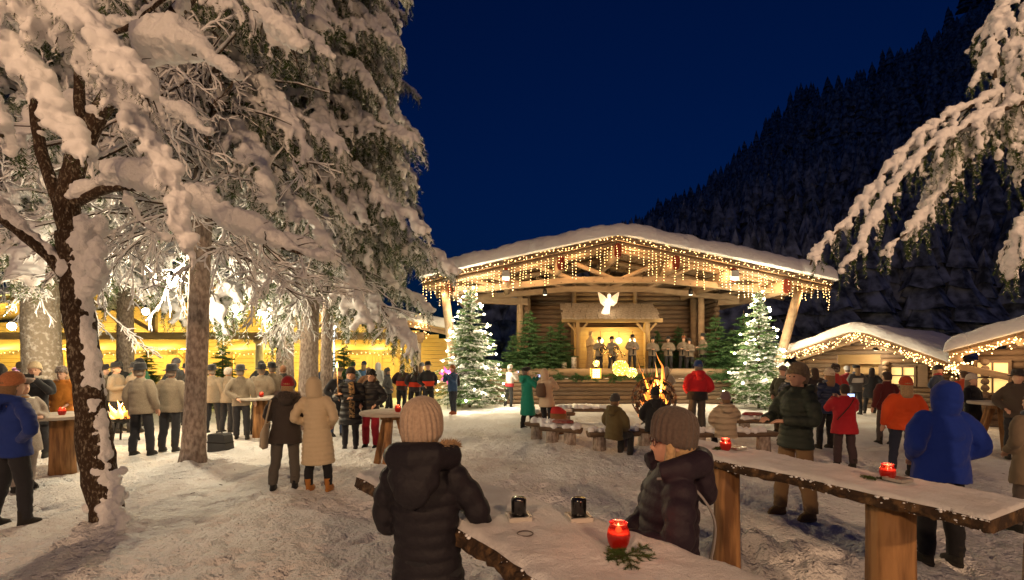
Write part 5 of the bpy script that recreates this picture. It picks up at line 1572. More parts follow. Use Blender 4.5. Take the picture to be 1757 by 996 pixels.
phone('phone held up left of the stage by the person in white hat', p, (0, -.42, 1.48))
x, y = gxy(906, 738)
p = person('woman in long green coat and black cap taking a photo of the stage', x, y, 1.74, 120, ('jacket', (.005, .17, .12)), hem=.42, arms='phone', hat=('cap', DK), legs=DK, vox=.018, hood='down')
phone('dark phone of the woman in the green coat', p, (0, -.42, 1.48))
x, y = gxy(940, 742)
p = person('person in beige hooded parka with brown backpack raising a camera towards the stage', x, y, 1.70, 150, ('jacket', (.50, .38, .27)), hem=.70, arms='phone', hat=None, hood='up', legs=DK, vox=.018)
extra(p, 'backpack', MB().rings([(.05, .17, .98, .12, .07), (.05, .20, 1.06, .15, .10), (.05, .2, 1.26, .14, .09), (.05, .17, 1.36, .09, .05)], 16), cloth('pack_brown', (.10, .06, .04)))
# ---- round the star fire
x, y = dxy(1052, 9.6)
p = person('boy in olive jacket and grey hat sitting on a snowy log bench', x, y, 1.66, -135 + 270, ('jacket', (.10, .075, .03)), arms='lap', hat=('beanie', (.06, .055, .055)), sit=True, vox=.018, hood='down', legs=(.02, .02, .022), shoes=(.03, .02, .015))
x, y = dxy(1122, 10.5)
person('person in black jacket sitting before the glowing star globe', x, y, 1.76, 178, ('jacket', DK), arms='lap', hat=('beanie', DK), sit=True, vox=.02, hood='down')
x, y = dxy(1195, 12.3)
p = person('person in red and black jacket and blue hat standing on the snow, back turned', x, y, 1.90, 180, ('jacket', (.42, .012, .02)), hem=.90, arms='pocket', hat=('beanie', (.015, .05, .20)), hood='down', legs=(.06, .055, .05), vox=.02, fat=1.1, wide=1.25)
extra(p, 'dark_hem', MB().rings([(0, -.01, .85, .247, .185), (0, -.01, .98, .236, .176), (0, -.01, 1.04, .228, .172)], 24, cap=False), cloth('hem_black', DK))
x, y = dxy(1246, 9.8)
p = person('person in cream quilted jacket and mauve hat sitting with a lit phone', x, y, 1.70, 170, ('puffer', (.46, .36, .25)), arms=('lap', 'phone'), hat=('beanie', (.17, .11, .12)), sit=True, vox=.018, hood='down', fat=1.1)
t = phone('glowing phone held by the person sitting in cream jacket', p, (-.2, -.36, 1.0)); t.rotation_euler = (0, R(90), R(15))
x, y = dxy(1290, 15.5)
person('person in grey hooded coat standing near the stage front right of the fire', *dxy(1142, 18.5), 1.7, 180, ('jacket', (.20, .16, .13)), hood='up', hat=None, vox=.028)
# ---- right side
x, y = gxy(1362, 888)
p = person('man in green quilted jacket, khaki trousers and olive beanie in profile by the slab table', x, y, 1.84, -75, ('puffer', (.035, .045, .035)), hem=.80, arms='table', hat=('beanie', (.20, .155, .10)), legs=(.24, .15, .075), hood='down', vox=.0125, shoes=(.16, .10, .045), wide=1.15, eyes=True, hair=('hair', (.2, .15, .1)))
x, y = gxy(1450, 802)
p = person('person in red jacket filming with a lit phone, back turned', x, y, 1.50, 170, ('jacket', (.40, .015, .025)), hem=.70, arms='phone', hat=('hair', (.05, .035, .03)), legs=(.05, .03, .035), vox=.018, fat=1.12, wide=1.15)
t = phone('glowing phone raised by the person in red jacket', p, (-.30, -.40, 1.46))
extra(p, 'bag_strap', MB().tube(sm([(-.16, .05, 1.43), (0, .16, 1.25), (.2, .14, 1.0)], 16), .012, 6), cloth('strap_dark', (.08, .02, .02)))
x, y = gxy(1414, 770)
person('person in navy jacket and white beanie left of the red jacket', x, y, 1.72, 185, ('puffer', (.02, .03, .07)), hem=.78, arms='pocket', hat=('beanie', (.6, .5, .38)), legs=DK, vox=.02)
person('person in red coat with dark curly hair behind the white beanie', *dxy(1434, 14.2), 1.80, 190, ('jacket', (.36, .03, .03)), hat=('fur', (.05, .035, .03)), vox=.022)
person('person in black jacket behind the man in the olive beanie', *dxy(1398, 13.5), 1.74, 170, ('jacket', (.03, .025, .025)), hat=('longhair', (.06, .04, .03)), vox=.024)
person('man in dark green jacket left of the olive beanie, by the lit fir', *dxy(1340, 12.6), 1.76, -60, ('jacket', (.05, .05, .035)), hem=.6, hat=('beanie', (.16, .13, .11)), vox=.022, legs=(.1, .07, .05))
person('person in blue jacket and grey hat between the lit fir and the olive beanie', *dxy(1353, 11.4), 1.68, -70, ('puffer', (.02, .03, .06)), hem=.75, hat=('beanie', (.32, .27, .23)), vox=.022)
person('person in black and white jacket before the bright hut counter', *dxy(1470, 17.2), 1.78, 180, ('jacket', (.06, .06, .065)), hat=('cap', DK), vox=.026)
extra(PEOPLE[-1], 'white_band', MB().rings([(0, -.01, 1.14, .222, .168), (0, -.01, 1.30, .222, .166)], 20, cap=False), cloth('band_white', (.5, .48, .45)))
person('person in dark coat at the right end of the bright hut counter', *dxy(1492, 17.6), 1.70, 150, ('jacket', (.02, .02, .025)), hem=.6, hat=('longhair', (.03, .02, .02)), vox=.026)
person('person in red coat and white hat at the bright hut counter', *dxy(1455, 17.9), 1.72, 180, ('jacket', (.30, .04, .05)), hat=('beanie', (.5, .5, .52)), vox=.028)
x, y = gxy(1546, 815)
p = person('person in bright orange jacket walking before the hut window', x, y, 1.62, 160, ('jacket', (.62, .07, .012)), arms=('down', 'down'), hat=('beanie', (.45, .06, .02)), hood=None, legs=(.02, .025, .05), vox=.018, fat=1.15, stance=.03)
person('person in dark red jacket left of the orange jacket', *dxy(1520, 11.0), 1.68, 185, ('jacket', (.10, .015, .015)), arms='down', hat=('hair', (.06, .04, .035)), legs=(.08, .06, .055), vox=.02)
x, y = gxy(1612, 968)
p = person('large person in bright blue hooded jacket behind the slab table, back turned', x, y, 1.69, 178, ('jacket', (.005, .028, .26)), hem=.80, arms='pocket', hat=None, hood='up', legs=(.010, .010, .013), vox=.0125, fat=1.2, wide=1.12, stance=.03)
person('woman in black coat and white beanie with hands folded near the hut window', *dxy(1668, 10.6), 1.60, 20, ('jacket', (.014, .014, .016)), hem=.6, arms='hold', hat=('beanie', (.52, .45, .40)), vox=.02, legs=(.15, .08, .05))
person('person in orange jacket half hidden behind the white beanie', *dxy(1652, 13.0), 1.66, 180, ('jacket', (.45, .07, .03)), hat=('hair', (.1, .06, .04)), vox=.026)
person('person in navy coat between the orange jacket and the hut wall', *dxy(1605, 14.6), 1.78, 30, ('jacket', (.02, .03, .06)), hat=('beanie', (.03, .03, .04)), vox=.026)
p = person('person in tan scarf and dark coat at the right edge behind the high table', *dxy(1745, 9.3), 1.70, -40, ('jacket', (.06, .045, .035)), hat=('felt', (.03, .025, .025)), vox=.022, hood='down')
person('person in grey brown coat at the right edge beside the slab table', *dxy(1772, 5.3), 1.55, 185, ('jacket', (.20, .15, .10)), hem=.6, hat=('hair', (.1, .07, .05)), legs=(.10, .08, .07), vox=.02)
# ---- the players on the stage
BRASS = mat('brass', (.75, .5, .18), .25, metal=1.0)
def horn(label, p, sc=1.0):
    q = local(p, (0, -.36, 1.12))
    t = thing('horn', label, 'horn', q, p.rotation_euler.z)
    an = np.linspace(0, 4.2 * PI, 50)
    MB().tube([(.17 * sc * math.cos(a), -.01 * a / PI, .17 * sc * math.sin(a)) for a in an], .013, 8).build('coil', BRASS, t, True)
    MB().tube([(.16 * sc, 0, .0), (.26, .0, -.12), (.36, 0, -.24), (.42, 0, -.30)], [.018, .03, .06, .13], 14, cap=False).build('bell', BRASS, t, True)
SZ = 1.4
for (px, D, H, f, lab, ar) in ((1027, 23.6, 1.70, 15, 'horn player on stage at the left before the crib', 'horn'), (1050, 23.5, 1.72, 25, 'second horn player on stage from the left', 'horn'),
                           (1084, 23.6, 1.80, 5, 'player standing upright at the right crib post', 'hold'), (1118, 23.9, 1.72, -10, 'blurred player right of the crib post', 'hold'),
                           (1147, 23.6, 1.72, -20, 'player reading a sheet right of the crib', 'hold'), (1172, 23.8, 1.76, -35, 'player in pale jacket second from the right stage post', 'hold'),
                           (1184, 23.5, 1.62, -40, 'shorter player nearest the right stage post', 'hold'), (1206, 23.2, 1.84, -80, 'player in side view at the right end of the stage', 'hold')):
    x, y = dxy(px, D)
    p = person(lab, x, y, H, f, ('wool', (.19, .155, .12)), hem=.80, arms=ar, hat=('felt', DK) if px not in (1172,) else ('felt', (.25, .09, .04)), hair=('hair', (.12, .09, .07)), z=SZ, vox=.028, group='players on the stage')
    extra(p, 'waistcoat', MB().rings([(0, -.045, .85, .07, .135), (0, -.045, 1.1, .07, .128), (0, -.03, 1.38, .06, .10)], 14), cloth('vest_black', (.012, .012, .014)))
    if ar == 'horn': horn('brass horn of the ' + lab.split(' before')[0], p)
# ------------------------------------------------------------------ slab tables in front
def slab(outline_near, outline_far, z, th, seed, tree_loc, end_irreg=.05):
    """thick natural-edge board: lists of (x, y) along its two long edges, same length"""
    rs = np.random.RandomState(seed)
    A, B = smooth_path(np.c_[np.array(outline_near), np.zeros(len(outline_near))], 46)[:, :2], smooth_path(np.c_[np.array(outline_far), np.zeros(len(outline_far))], 46)[:, :2]
    n = len(A); m = 15
    V, U = [], []
    for i in range(n):
        for j in range(m):
            u = j / (m - 1)
            p = A[i] * (1 - u) + B[i] * u
            e = .012 * vnoise(np.array([i * .45]), np.array([seed * 1.7 + (0 if u < .5 else 9)]))[0]
            p = p + (A[i] - B[i]) / np.linalg.norm(A[i] - B[i]) * e * (1 if u < .5 else -1)
            U.append(p)
    U = np.array(U).reshape(n, m, 2)
    return U, n, m
def slab_table(name, label, near, far, z, th, seed, posts, snow_th=.028, bulge=.03):
    c = np.mean(near + far, axis=0)
    t = thing(name, label, 'table', (c[0], c[1], 0))
    U, n, m = slab(near, far, z, th, seed, None)
    rs = np.random.RandomState(seed)
    # board with rough bark flanks
    b = MB(); rows = []
    for i in range(n):
        ring = []
        a, d = U[i, 0], U[i, -1]; nrm = (a - d) / np.linalg.norm(a - d)
        ring += [(*(U[i, j]), z) for j in (0, 4, 8, 11, m - 1)]
        for k, (oo, zz) in enumerate(((.25, -.25), (.45, -.55), (.1, -.85))):
            ring.append((*(d - nrm * (bulge * oo + rs.uniform(0, .018))), z + zz * th))
        ring += [(*(U[i, j]), z - th) for j in (m - 2, 7, 1)]
        for k, (oo, zz) in enumerate(((.1, -.85), (.45, -.55), (.25, -.25))):
            ring.append((*(a + nrm * (bulge * oo + rs.uniform(0, .022))), z + zz * th + rs.uniform(-.009, .009)))
        rows.append(ring)
    k = len(rows[0]); Vv = np.array(rows).reshape(-1, 3); F = []
    for i in range(n - 1):
        for j in range(k): F.append((i * k + j, i * k + (j + 1) % k, (i + 1) * k + (j + 1) % k, (i + 1) * k + j))
    F += [tuple(range(k)), tuple((n - 1) * k + j for j in range(k - 1, -1, -1))]
    b.add(Vv - np.array([c[0], c[1], 0]), F)
    b.build('board', SLABEDGE, t, smooth=False)
    # frosted snow sheet lying on the board, with its own thickness and crumbly rim
    N2, M2 = 150, 44
    ii = np.linspace(0, n - 1, N2); jj = np.linspace(0, m - 1, M2)
    X = np.zeros((N2, M2)); Y = np.zeros((N2, M2))
    for a_, arr in ((0, X), (1, Y)):
        tmp = np.stack([np.interp(jj, np.arange(m), U[i, :, a_]) for i in range(n)])
        arr[:] = np.stack([np.interp(ii, np.arange(n), tmp[:, q]) for q in range(M2)], 1)
    u = jj / (m - 1); e = np.minimum(u, 1 - u)[None, :] * .45
    e2 = np.minimum(ii / (n - 1), 1 - ii / (n - 1))[:, None] * 1.6
    ee = np.minimum(e, e2)
    prof = np.sqrt(np.clip(1 - (1 - np.clip(ee / .03, 0, 1)) ** 2, 0, 1))
    h = snow_th * (1 + .35 * fbm(X * 7, Y * 7, octv=3, seed=seed)) * (.08 + .92 * prof) + .003 * vnoise(X * 60, Y * 60, seed=seed + 2)
    top = np.c_[(X - c[0]).ravel(), (Y - c[1]).ravel(), (z + .002 + h).ravel()]
    # rim overhang
    bot = np.c_[(X - c[0]).ravel(), (Y - c[1]).ravel(), np.full(X.size, z + .002)]
    idx = np.arange(X.size).reshape(X.shape)
    q = np.stack([idx[:-1, :-1], idx[:-1, 1:], idx[1:, 1:], idx[1:, :-1]], -1).reshape(-1, 4)
    Fa = q[:, ::-1].tolist() + (q + X.size).tolist()
    loop = list(idx[0, :]) + list(idx[1:, -1]) + list(idx[-1, -2::-1]) + list(idx[-2:0:-1, 0])
    for i in range(len(loop)):
        a_, b_ = loop[i], loop[(i + 1) % len(loop)]; Fa.append([a_, b_, b_ + X.size, a_ + X.size])
    me = bpy.data.meshes.new('snow_cover'); me.from_pydata(np.concatenate([top, bot]).tolist(), [], Fa)
    me.polygons.foreach_set('use_smooth', np.ones(len(Fa), dtype=bool))
    obj('snow_cover', me, mat('snow_table', (.80, .79, .79), .7, var=.45, col2=(.62, .56, .52), vscale=5, vdetail=6, bump=.007, bscale=70, bump2=.006, b2scale=240, spec=.35), t)
    # frost clinging to the bark edge
    fr = MB()
    for i in range(1500):
        k_ = rs.uniform(0, n - 1.001)
        if vnoise(np.array([k_ * .55]), np.array([seed * 2.3]))[0] + rs.uniform(-.5, .5) < .1: continue
        k0 = int(k_); kf = k_ - k0; a_, d_ = U[k0, 0] * (1 - kf) + U[k0 + 1, 0] * kf, U[k0, -1] * (1 - kf) + U[k0 + 1, -1] * kf; nr = (a_ - d_) / np.linalg.norm(a_ - d_)
        if rs.rand() < .8: p = a_ + nr * rs.uniform(.0, bulge * .5)
        else: p = d_ - nr * rs.uniform(.006, bulge * .5)
        r = .0015 + .007 * rs.rand() ** 3; fr.ball((p[0] - c[0], p[1] - c[1], z - rs.rand() ** 2 * .9 * th), (r * 1.4, r * 1.4, r), 1)
    tag(fr.build('frost', SNOW_FINE, t, True), kind='stuff')
    for (x, y, r0) in posts:
        prof = [(r0 * 1.1, -.05), (r0 * 1.06, .1), (r0, .4), (r0 * .97, .8), (r0 * .98, z - th - .001)]
        MB().rings([(x - c[0], y - c[1], zz, rr, rr) for rr, zz in prof], 24, mod=lambda an, i: 1 + .03 * np.cos(an * 3 + 1) + .015 * np.cos(an * 7)).build('post', POST, t, True)
    return t
TZ = 1.10
def tp(px, py, z=TZ):
    p = G(px, py, z); return (p.x, p.y)
# nearer table: edges read off the board, extended to its hidden end towards the camera
nA = [tp(612, 812), tp(690, 850), tp(800, 905), tp(868, 948), tp(940, 996)]
nB = [tp(652, 792), tp(814, 820), tp(982, 874), tp(1202, 946), tp(1345, 996)]
d = np.array(nA[-1]) - np.array(nA[-2]); nA.append(tuple(np.array(nA[-1]) + d / np.linalg.norm(d) * .75))
d = np.array(nB[-1]) - np.array(nB[-2]); nB.append(tuple(np.array(nB[-1]) + d / np.linalg.norm(d) * .75))
slab_table('slab_table', 'snowy half-log slab table in the foreground with two black cups', nA, nB, TZ - .03, .085, 3, [(-.45, 2.9, .13), (.72, 1.55, .13)])
rA = [tp(1120, 760), tp(1250, 789), tp(1360, 810), tp(1480, 837), tp(1590, 860), tp(1700, 884)]
rB = [tp(1185, 750), tp(1300, 771), tp(1390, 788), tp(1479, 805), tp(1640, 834), tp(1775, 856)]
slab_table('slab_table', 'long snowy slab table on two log posts at the right', rA, rB, TZ - .03, .075, 5, [(tp(1260, 787)[0] - .02, tp(1260, 787)[1] + .1, .105), (tp(1545, 838)[0] - .02, tp(1545, 838)[1] + .06, .135)])

# ------------------------------------------------------------------ small things on the tables
REDGLASS = mat('red_candle_glass', (.75, .02, .015), .12, emit=(1.0, .03, .008), es=.07, spec=.6, trans=.92)
def candle(label, loc, s=1.0, power=1.2, glow=REDGLASS):
    t = thing('candle_jar', label, 'candle', loc, group='red candle jars')
    prof = [(.030, 0), (.037, .006), (.046, .028), (.050, .052), (.046, .076), (.038, .094), (.036, .102), (.040, .110)]
    MB().lathe((0, 0, 0), [(r * s, z_ * s) for r, z_ in prof], 36, mod=lambda an, i: 1 + (.025 * np.cos(an * 9 + i * .6) if 1 < i < 6 else 0), cap=False).build('glass', glow, t, True)
    MB().lathe((0, 0, .004), [(.03 * s, 0), (.036 * s, .05 * s), (.034 * s, .062 * s), (.001, .062 * s)], 20).build('wax', mat('candle_wax', (.85, .6, .45), .5), t, True)
    MB().lathe((0, 0, .062 * s), [(.002, 0), (.010 * s, .012 * s), (.007 * s, .026 * s), (.001, .044 * s)], 10).build('flame', FLAME_HOT, t, True)
    lamp('wick_light', (0, 0, .088 * s), .022, (1, .62, .3), .006, t)
    lamp('candle_light', (0, 0, .13 * s), power, (1, .30, .14), .03, t)
    return t
def on(px, py, z=TZ): g = G(px, py, z); return (g.x, g.y, z)
candle('biggest red candle jar glowing on the foreground slab table', on(1061, 940), 1.0, 1.1)
candle('red candle jar at the far end of the right slab table', on(1245, 773), 1.0, 1.0)
candle('red candle jar in the middle of the right slab table', on(1523, 822), .95, 1.0)
def sprig(label, loc, size, seed, n=7):
    rs = np.random.RandomState(seed)
    t = thing('fir_sprig', label, 'fir sprig', loc, group='fir sprigs on the tables')
    for i in range(n):
        a = rs.uniform(0, 6.28)
        c = curve((0, 0, .006), (math.cos(a), math.sin(a), .12), size * rs.uniform(.6, 1.0), .25, 6, rs, .1)
        m = MB().tube(c, .002, 5, 0); m.tris(needles(c, 1400, .018, .0022, rs, 1.0), 1)
        for k in (2, 4):
            for s in (-1, 1):
                b = a + s * .8
                q = curve(c[k], (math.cos(b), math.sin(b), .05), size * .35, .2, 4, rs, .1); m.tube(q, .0015, 4, 0); m.tris(needles(q, 1400, .016, .0022, rs, 1.0), 1)
        m.build('twig', [TWIG, NEEDLE], t)
    return t
x, y, z_ = on(1075, 955); sprig('fir sprig under the biggest red candle', (x, y, z_), .13, 2, 9)
x, y, z_ = on(1502, 822); sprig('fir sprig left of the middle candle on the right slab table', (x, y, z_), .10, 4, 6)
x, y, z_ = on(1226, 770); sprig('fir sprig beside the far candle on the right slab table', (x, y, z_), .10, 6, 5)
CUP = mat('black_glaze', (.008, .008, .009), .12, spec=.7)
ASH = mat('ashtray_glass', (.5, .47, .42), .15, spec=.7)
for px, py, lab, lab2 in ((890, 892, 'black cup on a square dish, left one beside the woman in the beige hat', 'square glass dish under the left black cup'), (993, 893, 'black cup on a square dish, right one before the woman in purple', 'square glass dish under the right black cup')):
    x, y, z_ = on(px, py)
    t2 = thing('square_dish', lab2, 'dish', (x, y, z_), R(10), group='square dishes under the cups')
    MB().box((0, 0, .008), (.105, .105, .012)).build('base', ASH, t2)
    for k in range(4):
        a = k * PI / 2
        MB().box((.052 * math.cos(a), .052 * math.sin(a), .016), (.012, .112, .022), rz=a).build('rim', ASH, t2)
    t = thing('cup', lab, 'cup', (x, y, z_ + .0145), 0, 'black cups on the near table')
    MB().lathe((0, 0, 0), [(.030, 0), (.036, .004), (.038, .02), (.039, .085), (.038, .093), (.034, .098), (.001, .099)], 28).build('mug', CUP, t, True)
x, y, z_ = on(901, 918)
t = thing('cup_ring', 'dark wet ring left by a cup on the near table', 'cup ring', (x, y, z_ + .006))
an = np.linspace(0, 2 * PI, 33)
MB().tube([(.036 * math.cos(a), .036 * math.sin(a), 0) for a in an], .0028, 6, cap=False).build('ring', mat('wet_mark', (.10, .08, .07), .4), t, True)
for px, py, lab in ((1540, 827, 'silver square ashtray beside the middle candle on the right slab table'), (1264, 772, 'small silver ashtray beside the far candle on the right slab table')):
    x, y, z_ = on(px, py)
    t = thing('ashtray', lab, 'ashtray', (x, y, z_ + .004), R(20), group='ashtrays on the right table')
    MB().box((0, 0, .006), (.11, .11, .008)).build('base', mat('tin', (.6, .58, .52), .3, metal=.8), t)
    for k in range(4):
        a = k * PI / 2
        MB().box((.055 * math.cos(a), .055 * math.sin(a), .014), (.01, .118, .02), rz=a).build('rim', mat('tin', (.6, .58, .52), .3), t)

# ------------------------------------------------------------------ round stand-up tables
TOPW = mat('round_top', (.42, .36, .29), .7, var=.5, col2=(.6, .57, .54), vscale=5)
def round_table(label, px, py_top, D, r, legs, clabel, zt=None, cpx=None):
    x = (px - CX) * D / F_PX; zt = zt or CAM_Z - (py_top - HY) * D / F_PX
    t = thing('round_table', label, 'table', (x, D, 0), group='round stand-up tables')
    MB().rings([(0, 0, zt - .055, r * .97, r * .97), (0, 0, zt - .045, r, r), (0, 0, zt - .01, r, r), (0, 0, zt, r * .985, r * .985)], 40).build('top', TOPW, t)
    if legs == 'log':
        MB().rings([(0, 0, -.05, .19, .19), (0, 0, .3, .175, .175), (0, 0, zt - .056, .17, .17)], 22, mod=lambda an, i: 1 + .03 * np.cos(an * 3)).build('post', POST, t, True)
    else:
        for k in range(3):
            a = k * 2.094 + .5
            MB().beam((.12 * math.cos(a), .12 * math.sin(a), zt - .06), (.38 * math.cos(a), .38 * math.sin(a), 0), .11, .11).build('leg', POST, t)
        MB().lathe((0, 0, zt - .14), [(.2, 0), (.2, .084)], 20).build('boss', POST, t)
    cx_ = ((cpx or px) - CX) * D / F_PX
    if clabel: candle(clabel, (cx_, D - r * .25, zt), 1.15, 1.0)
    return t
round_table('round table on a thick log post at the far left', 108, 714, 8.3, .62, 'log', 'red candle jar on the round table at the far left', 1.0, 121)
round_table('round table on a log post beside the woman in the red beanie', 447, 690, 12.2, .62, 'log', 'red candle jar on the round table near the red beanie', 1.02, 454)
round_table('round table on slanted timber legs behind the beige knit hat', 672, 706, 8.6, .56, 'legs', 'red candle jar on the round table behind the beige hat', 1.02, 686)
round_table('round table on slanted legs by the nearer hut at the right', 1715, 690, 9.9, .5, 'legs', None, 1.08)
t = thing('cup', 'small white cup on the round table at the far left', 'cup', (G(108, 714, 1.0).x + .02, 8.25, 1.0)); t.location = (W(108, 700, 8.2).x, 8.2, 1.0)
MB().lathe((0, 0, 0), [(.03, 0), (.045, .03), (.045, .06), (.02, .10), (.012, .13)], 18).build('mug', mat('white_china', (.7, .68, .65), .3), t, True)

# ------------------------------------------------------------------ log benches with snow and blankets
SNOWB = SNOW_ROOF
def bench(label, px, py, L, rz, blanket=None, scale=1.0):
    g = G(px, py)
    t = thing('log_bench', label, 'bench', (g.x, g.y, 0), R(rz), 'log benches around the star globe')
    b = MB(); an = np.linspace(PI, 2 * PI, 9)
    prof = [(.17 * math.cos(a), .43 + .12 * math.sin(a)) for a in an]
    b.prism(prof, -L / 2, L / 2, plane='yz').build('seat', LOG_DARK, t)
    for s in (-1, 1):
        MB().lathe((s * (L / 2 - .25), 0, -.03), [(.15, 0), (.14, .15), (.135, .36)], 14, mod=lambda an, i: 1 + .05 * np.cos(an * 3 + s)).build('leg', BARK_SPRUCE, t, True)
    m = MB(); rs = np.random.RandomState(int(px))
    for i in range(int(L * 26)):
        x = rs.uniform(-L / 2 + .06, L / 2 - .06); yv = rs.uniform(-.12, .12)
        m.ball((x, yv, .46), (rs.uniform(.07, .12), rs.uniform(.08, .11), rs.uniform(.05, .11)), 1)
    obj('snow', remesh(m, .022, 2, 'snow'), SNOWB, t)
    if blanket:
        bl = thing('blanket', blanket[0], 'blanket', (g.x, g.y, 0), R(rz), 'red blankets on the benches')
        bx = blanket[1]
        MB().rings([(bx, 0, .535, .24, .15), (bx, 0, .56, .25, .155), (bx + .02, 0, .585, .23, .14), (bx + .02, .01, .60, .2, .12)], 20, mod=lambda an, i: 1 + .06 * np.cos(an * 4)).build('cloth', mat('blanket_red', (.25, .03, .035), .95, var=.6, col2=(.35, .25, .2), vscale=10), bl, True)
bench('short snowy log bench left of the boy in olive', 935, 757, 1.0, -38, None)
bench('snowy log bench with a checked blanket left of the boy in olive', 962, 766, .95, -30, ('checked red grey blanket on the left log bench', .05))
bench('snowy log bench under the boy in the olive jacket', 1052, 775, 1.1, 8)
bench('far snowy log bench in front of the stage wall', 1005, 724, 1.9, -4)
bench('far snowy log bench left of the star globe behind the parka', 948, 733, 1.3, 12)
bench('snowy log bench under the person in cream jacket', 1255, 776, 1.9, 4)
bench('snowy log bench right of the cream jacket with red blanket', 1312, 748, 1.5, -6, ('bright red blanket on the right log bench', -.3))
bench('low log bench under the person in black by the globe', 1122, 768, .9, 0)
t = thing('basket', 'wicker basket with red and white cloth on a log bench', 'basket', G(962, 722) + Vector((0, 0, .0)))
q = G(960, 748); t.location = (q.x, q.y + .3, .0)
MB().rings([(0, 0, 0, .17, .14), (0, 0, .3, .2, .16), (0, 0, .55, .22, .18)], 18, mod=lambda an, i: 1 + .02 * np.cos(an * 18)).build('wicker', mat('wicker', (.22, .10, .04), .8, bump=.01, bscale=60), t, True)
MB().rings([(0, 0, .5, .2, .16), (0, 0, .6, .21, .17), (-.05, 0, .7, .13, .10), (-.06, 0, .73, .05, .04)], 14).build('cloth', mat('gift_red', (.45, .03, .03), .8), t, True)

# ------------------------------------------------------------------ globe of cut-out steel stars with a fire inside
g = G(1122, 762); g.y = 12.4; g.x = (1122 - CX) * 12.4 / F_PX
sg = thing('star_globe', 'rusty globe of cut out steel stars with fire glowing inside', 'fire globe', (g.x, g.y, 0))
rs = np.random.RandomState(9); RG = .56
star = []
for k in range(10):
    r = .13 if k % 2 == 0 else .052; a = PI / 2 + k * PI / 5; star.append((r * math.cos(a), r * math.sin(a)))
sm_ = MB().prism(star, -.005, .005).mesh('star', False)
for i in range(72):
    zz = 1 - 2 * (i + .5) / 72; a = i * 2.39996
    if zz < -.92: continue
    rr = math.sqrt(1 - zz * zz); n = Vector((rr * math.cos(a), rr * math.sin(a), zz))
    o = obj('star', sm_, RUST, sg, loc=n * RG + Vector((0, 0, .96)))
    q = n.to_track_quat('Y', 'Z').to_euler(); o.rotation_euler = q; o.rotation_euler.rotate_axis('Y', rs.uniform(0, 6.28))
    o.scale = (rs.uniform(.8, 1.1),) * 3
for k in range(8):
    a = k * PI / 8
    MB().tube([(RG * math.cos(t_) * math.cos(a), RG * math.cos(t_) * math.sin(a), .96 + RG * math.sin(t_)) for t_ in np.linspace(0, 2 * PI, 40)], .008, 5, cap=False).build('hoop', RUST, sg, True)
MB().lathe((0, 0, 0), [(.35, 0), (.3, .06), (.12, .25), (.14, .33), (.34, .42)], 20).build('foot', RUST, sg, True)
def flames(parent, base, n, w, h, seed, hot=.4):
    rs = np.random.RandomState(seed)
    for i in range(n):
        x, y = rs.uniform(-w, w), rs.uniform(-w, w) * .7; hh = h * rs.uniform(.45, 1.0) * (1 - .6 * abs(x) / w)
        c = curve((base[0] + x, base[1] + y, base[2]), (rs.uniform(-.2, .2), rs.uniform(-.2, .2), 1), hh, -.6, 7, rs, .22)
        rr = np.array([.35, .9, 1.0, .8, .55, .32, .15, .02]) * w * rs.uniform(.2, .4)
        MB().tube(c, rr, 9).build('flame', FLAME_HOT if rs.rand() < hot else FLAME, parent, True)
flames(sg, (0, 0, .42), 14, .34, 1.2, 3, .35)
flames(sg, (.03, 0, .8), 10, .2, 2.0, 21, .2)
rsw = np.random.RandomState(2)
for i in range(16):
    a = rsw.uniform(0, 6.28); c = curve((0, 0, .5), (math.cos(a) * .25, math.sin(a) * .25, 1), rsw.uniform(.9, 1.7), -.1, 7, rsw, .07)
    MB().tube(c, np.linspace(.016, .004, len(c)), 5).build('twig', RUST, sg, True)
lamp('fire_light', (0, -.05, 1.15), 300, (1, .42, .11), .2, sg)
# fire bowl by the choir
g = G(213, 757)
fb = thing('fire_bowl', 'black iron fire bowl on legs with bright flames by the choir', 'fire bowl', (g.x, g.y, 0))
MB().lathe((0, 0, .42), [(.02, 0), (.2, .03), (.29, .12), (.31, .14), (.29, .13), (.2, .06)], 24, cap=False).build('bowl', IRON, fb, True)
for k in range(3):
    a = k * 2.094 + .4
    MB().tube([(.22 * math.cos(a), .22 * math.sin(a), .46), (.30 * math.cos(a), .30 * math.sin(a), 0)], .022, 7).build('leg', IRON, fb, True)
for k in range(6):
    a = k * 1.05; MB().tube([(.2 * math.cos(a), .2 * math.sin(a), .5), (-.05 * math.cos(a), -.05 * math.sin(a), .62)], .03, 8).build('firewood', mat('charred_wood', (.05, .03, .02), .9), fb, True)
flames(fb, (0, 0, .50), 11, .22, .8, 8, .5)
lamp('fire_light', (0, -.05, 1.0), 150, (1, .5, .16), .15, fb)
# black instrument case on the snow
g = G(377, 775)
cs = thing('instrument_case', 'flat black instrument case standing on the snow right of the pale trunk', 'case', (g.x, g.y, 0), R(-12))
MB().prism([(-.2, 0), (.22, 0), (.26, .03), (.21, .36), (.17, .39), (-.17, .38), (-.2, .35)], -.12, .12).build('shell', mat('case_black', (.03, .03, .032), .5), cs)
MB().prism([(-.21, .19), (.24, .19), (.24, .21), (-.21, .21)], -.123, .123).build('seam', IRON, cs)
MB().tube([(-.08, 0, .39), (-.07, 0, .43), (.05, 0, .43), (.06, 0, .39)], .012, 6).build('handle', BLACK, cs, True)

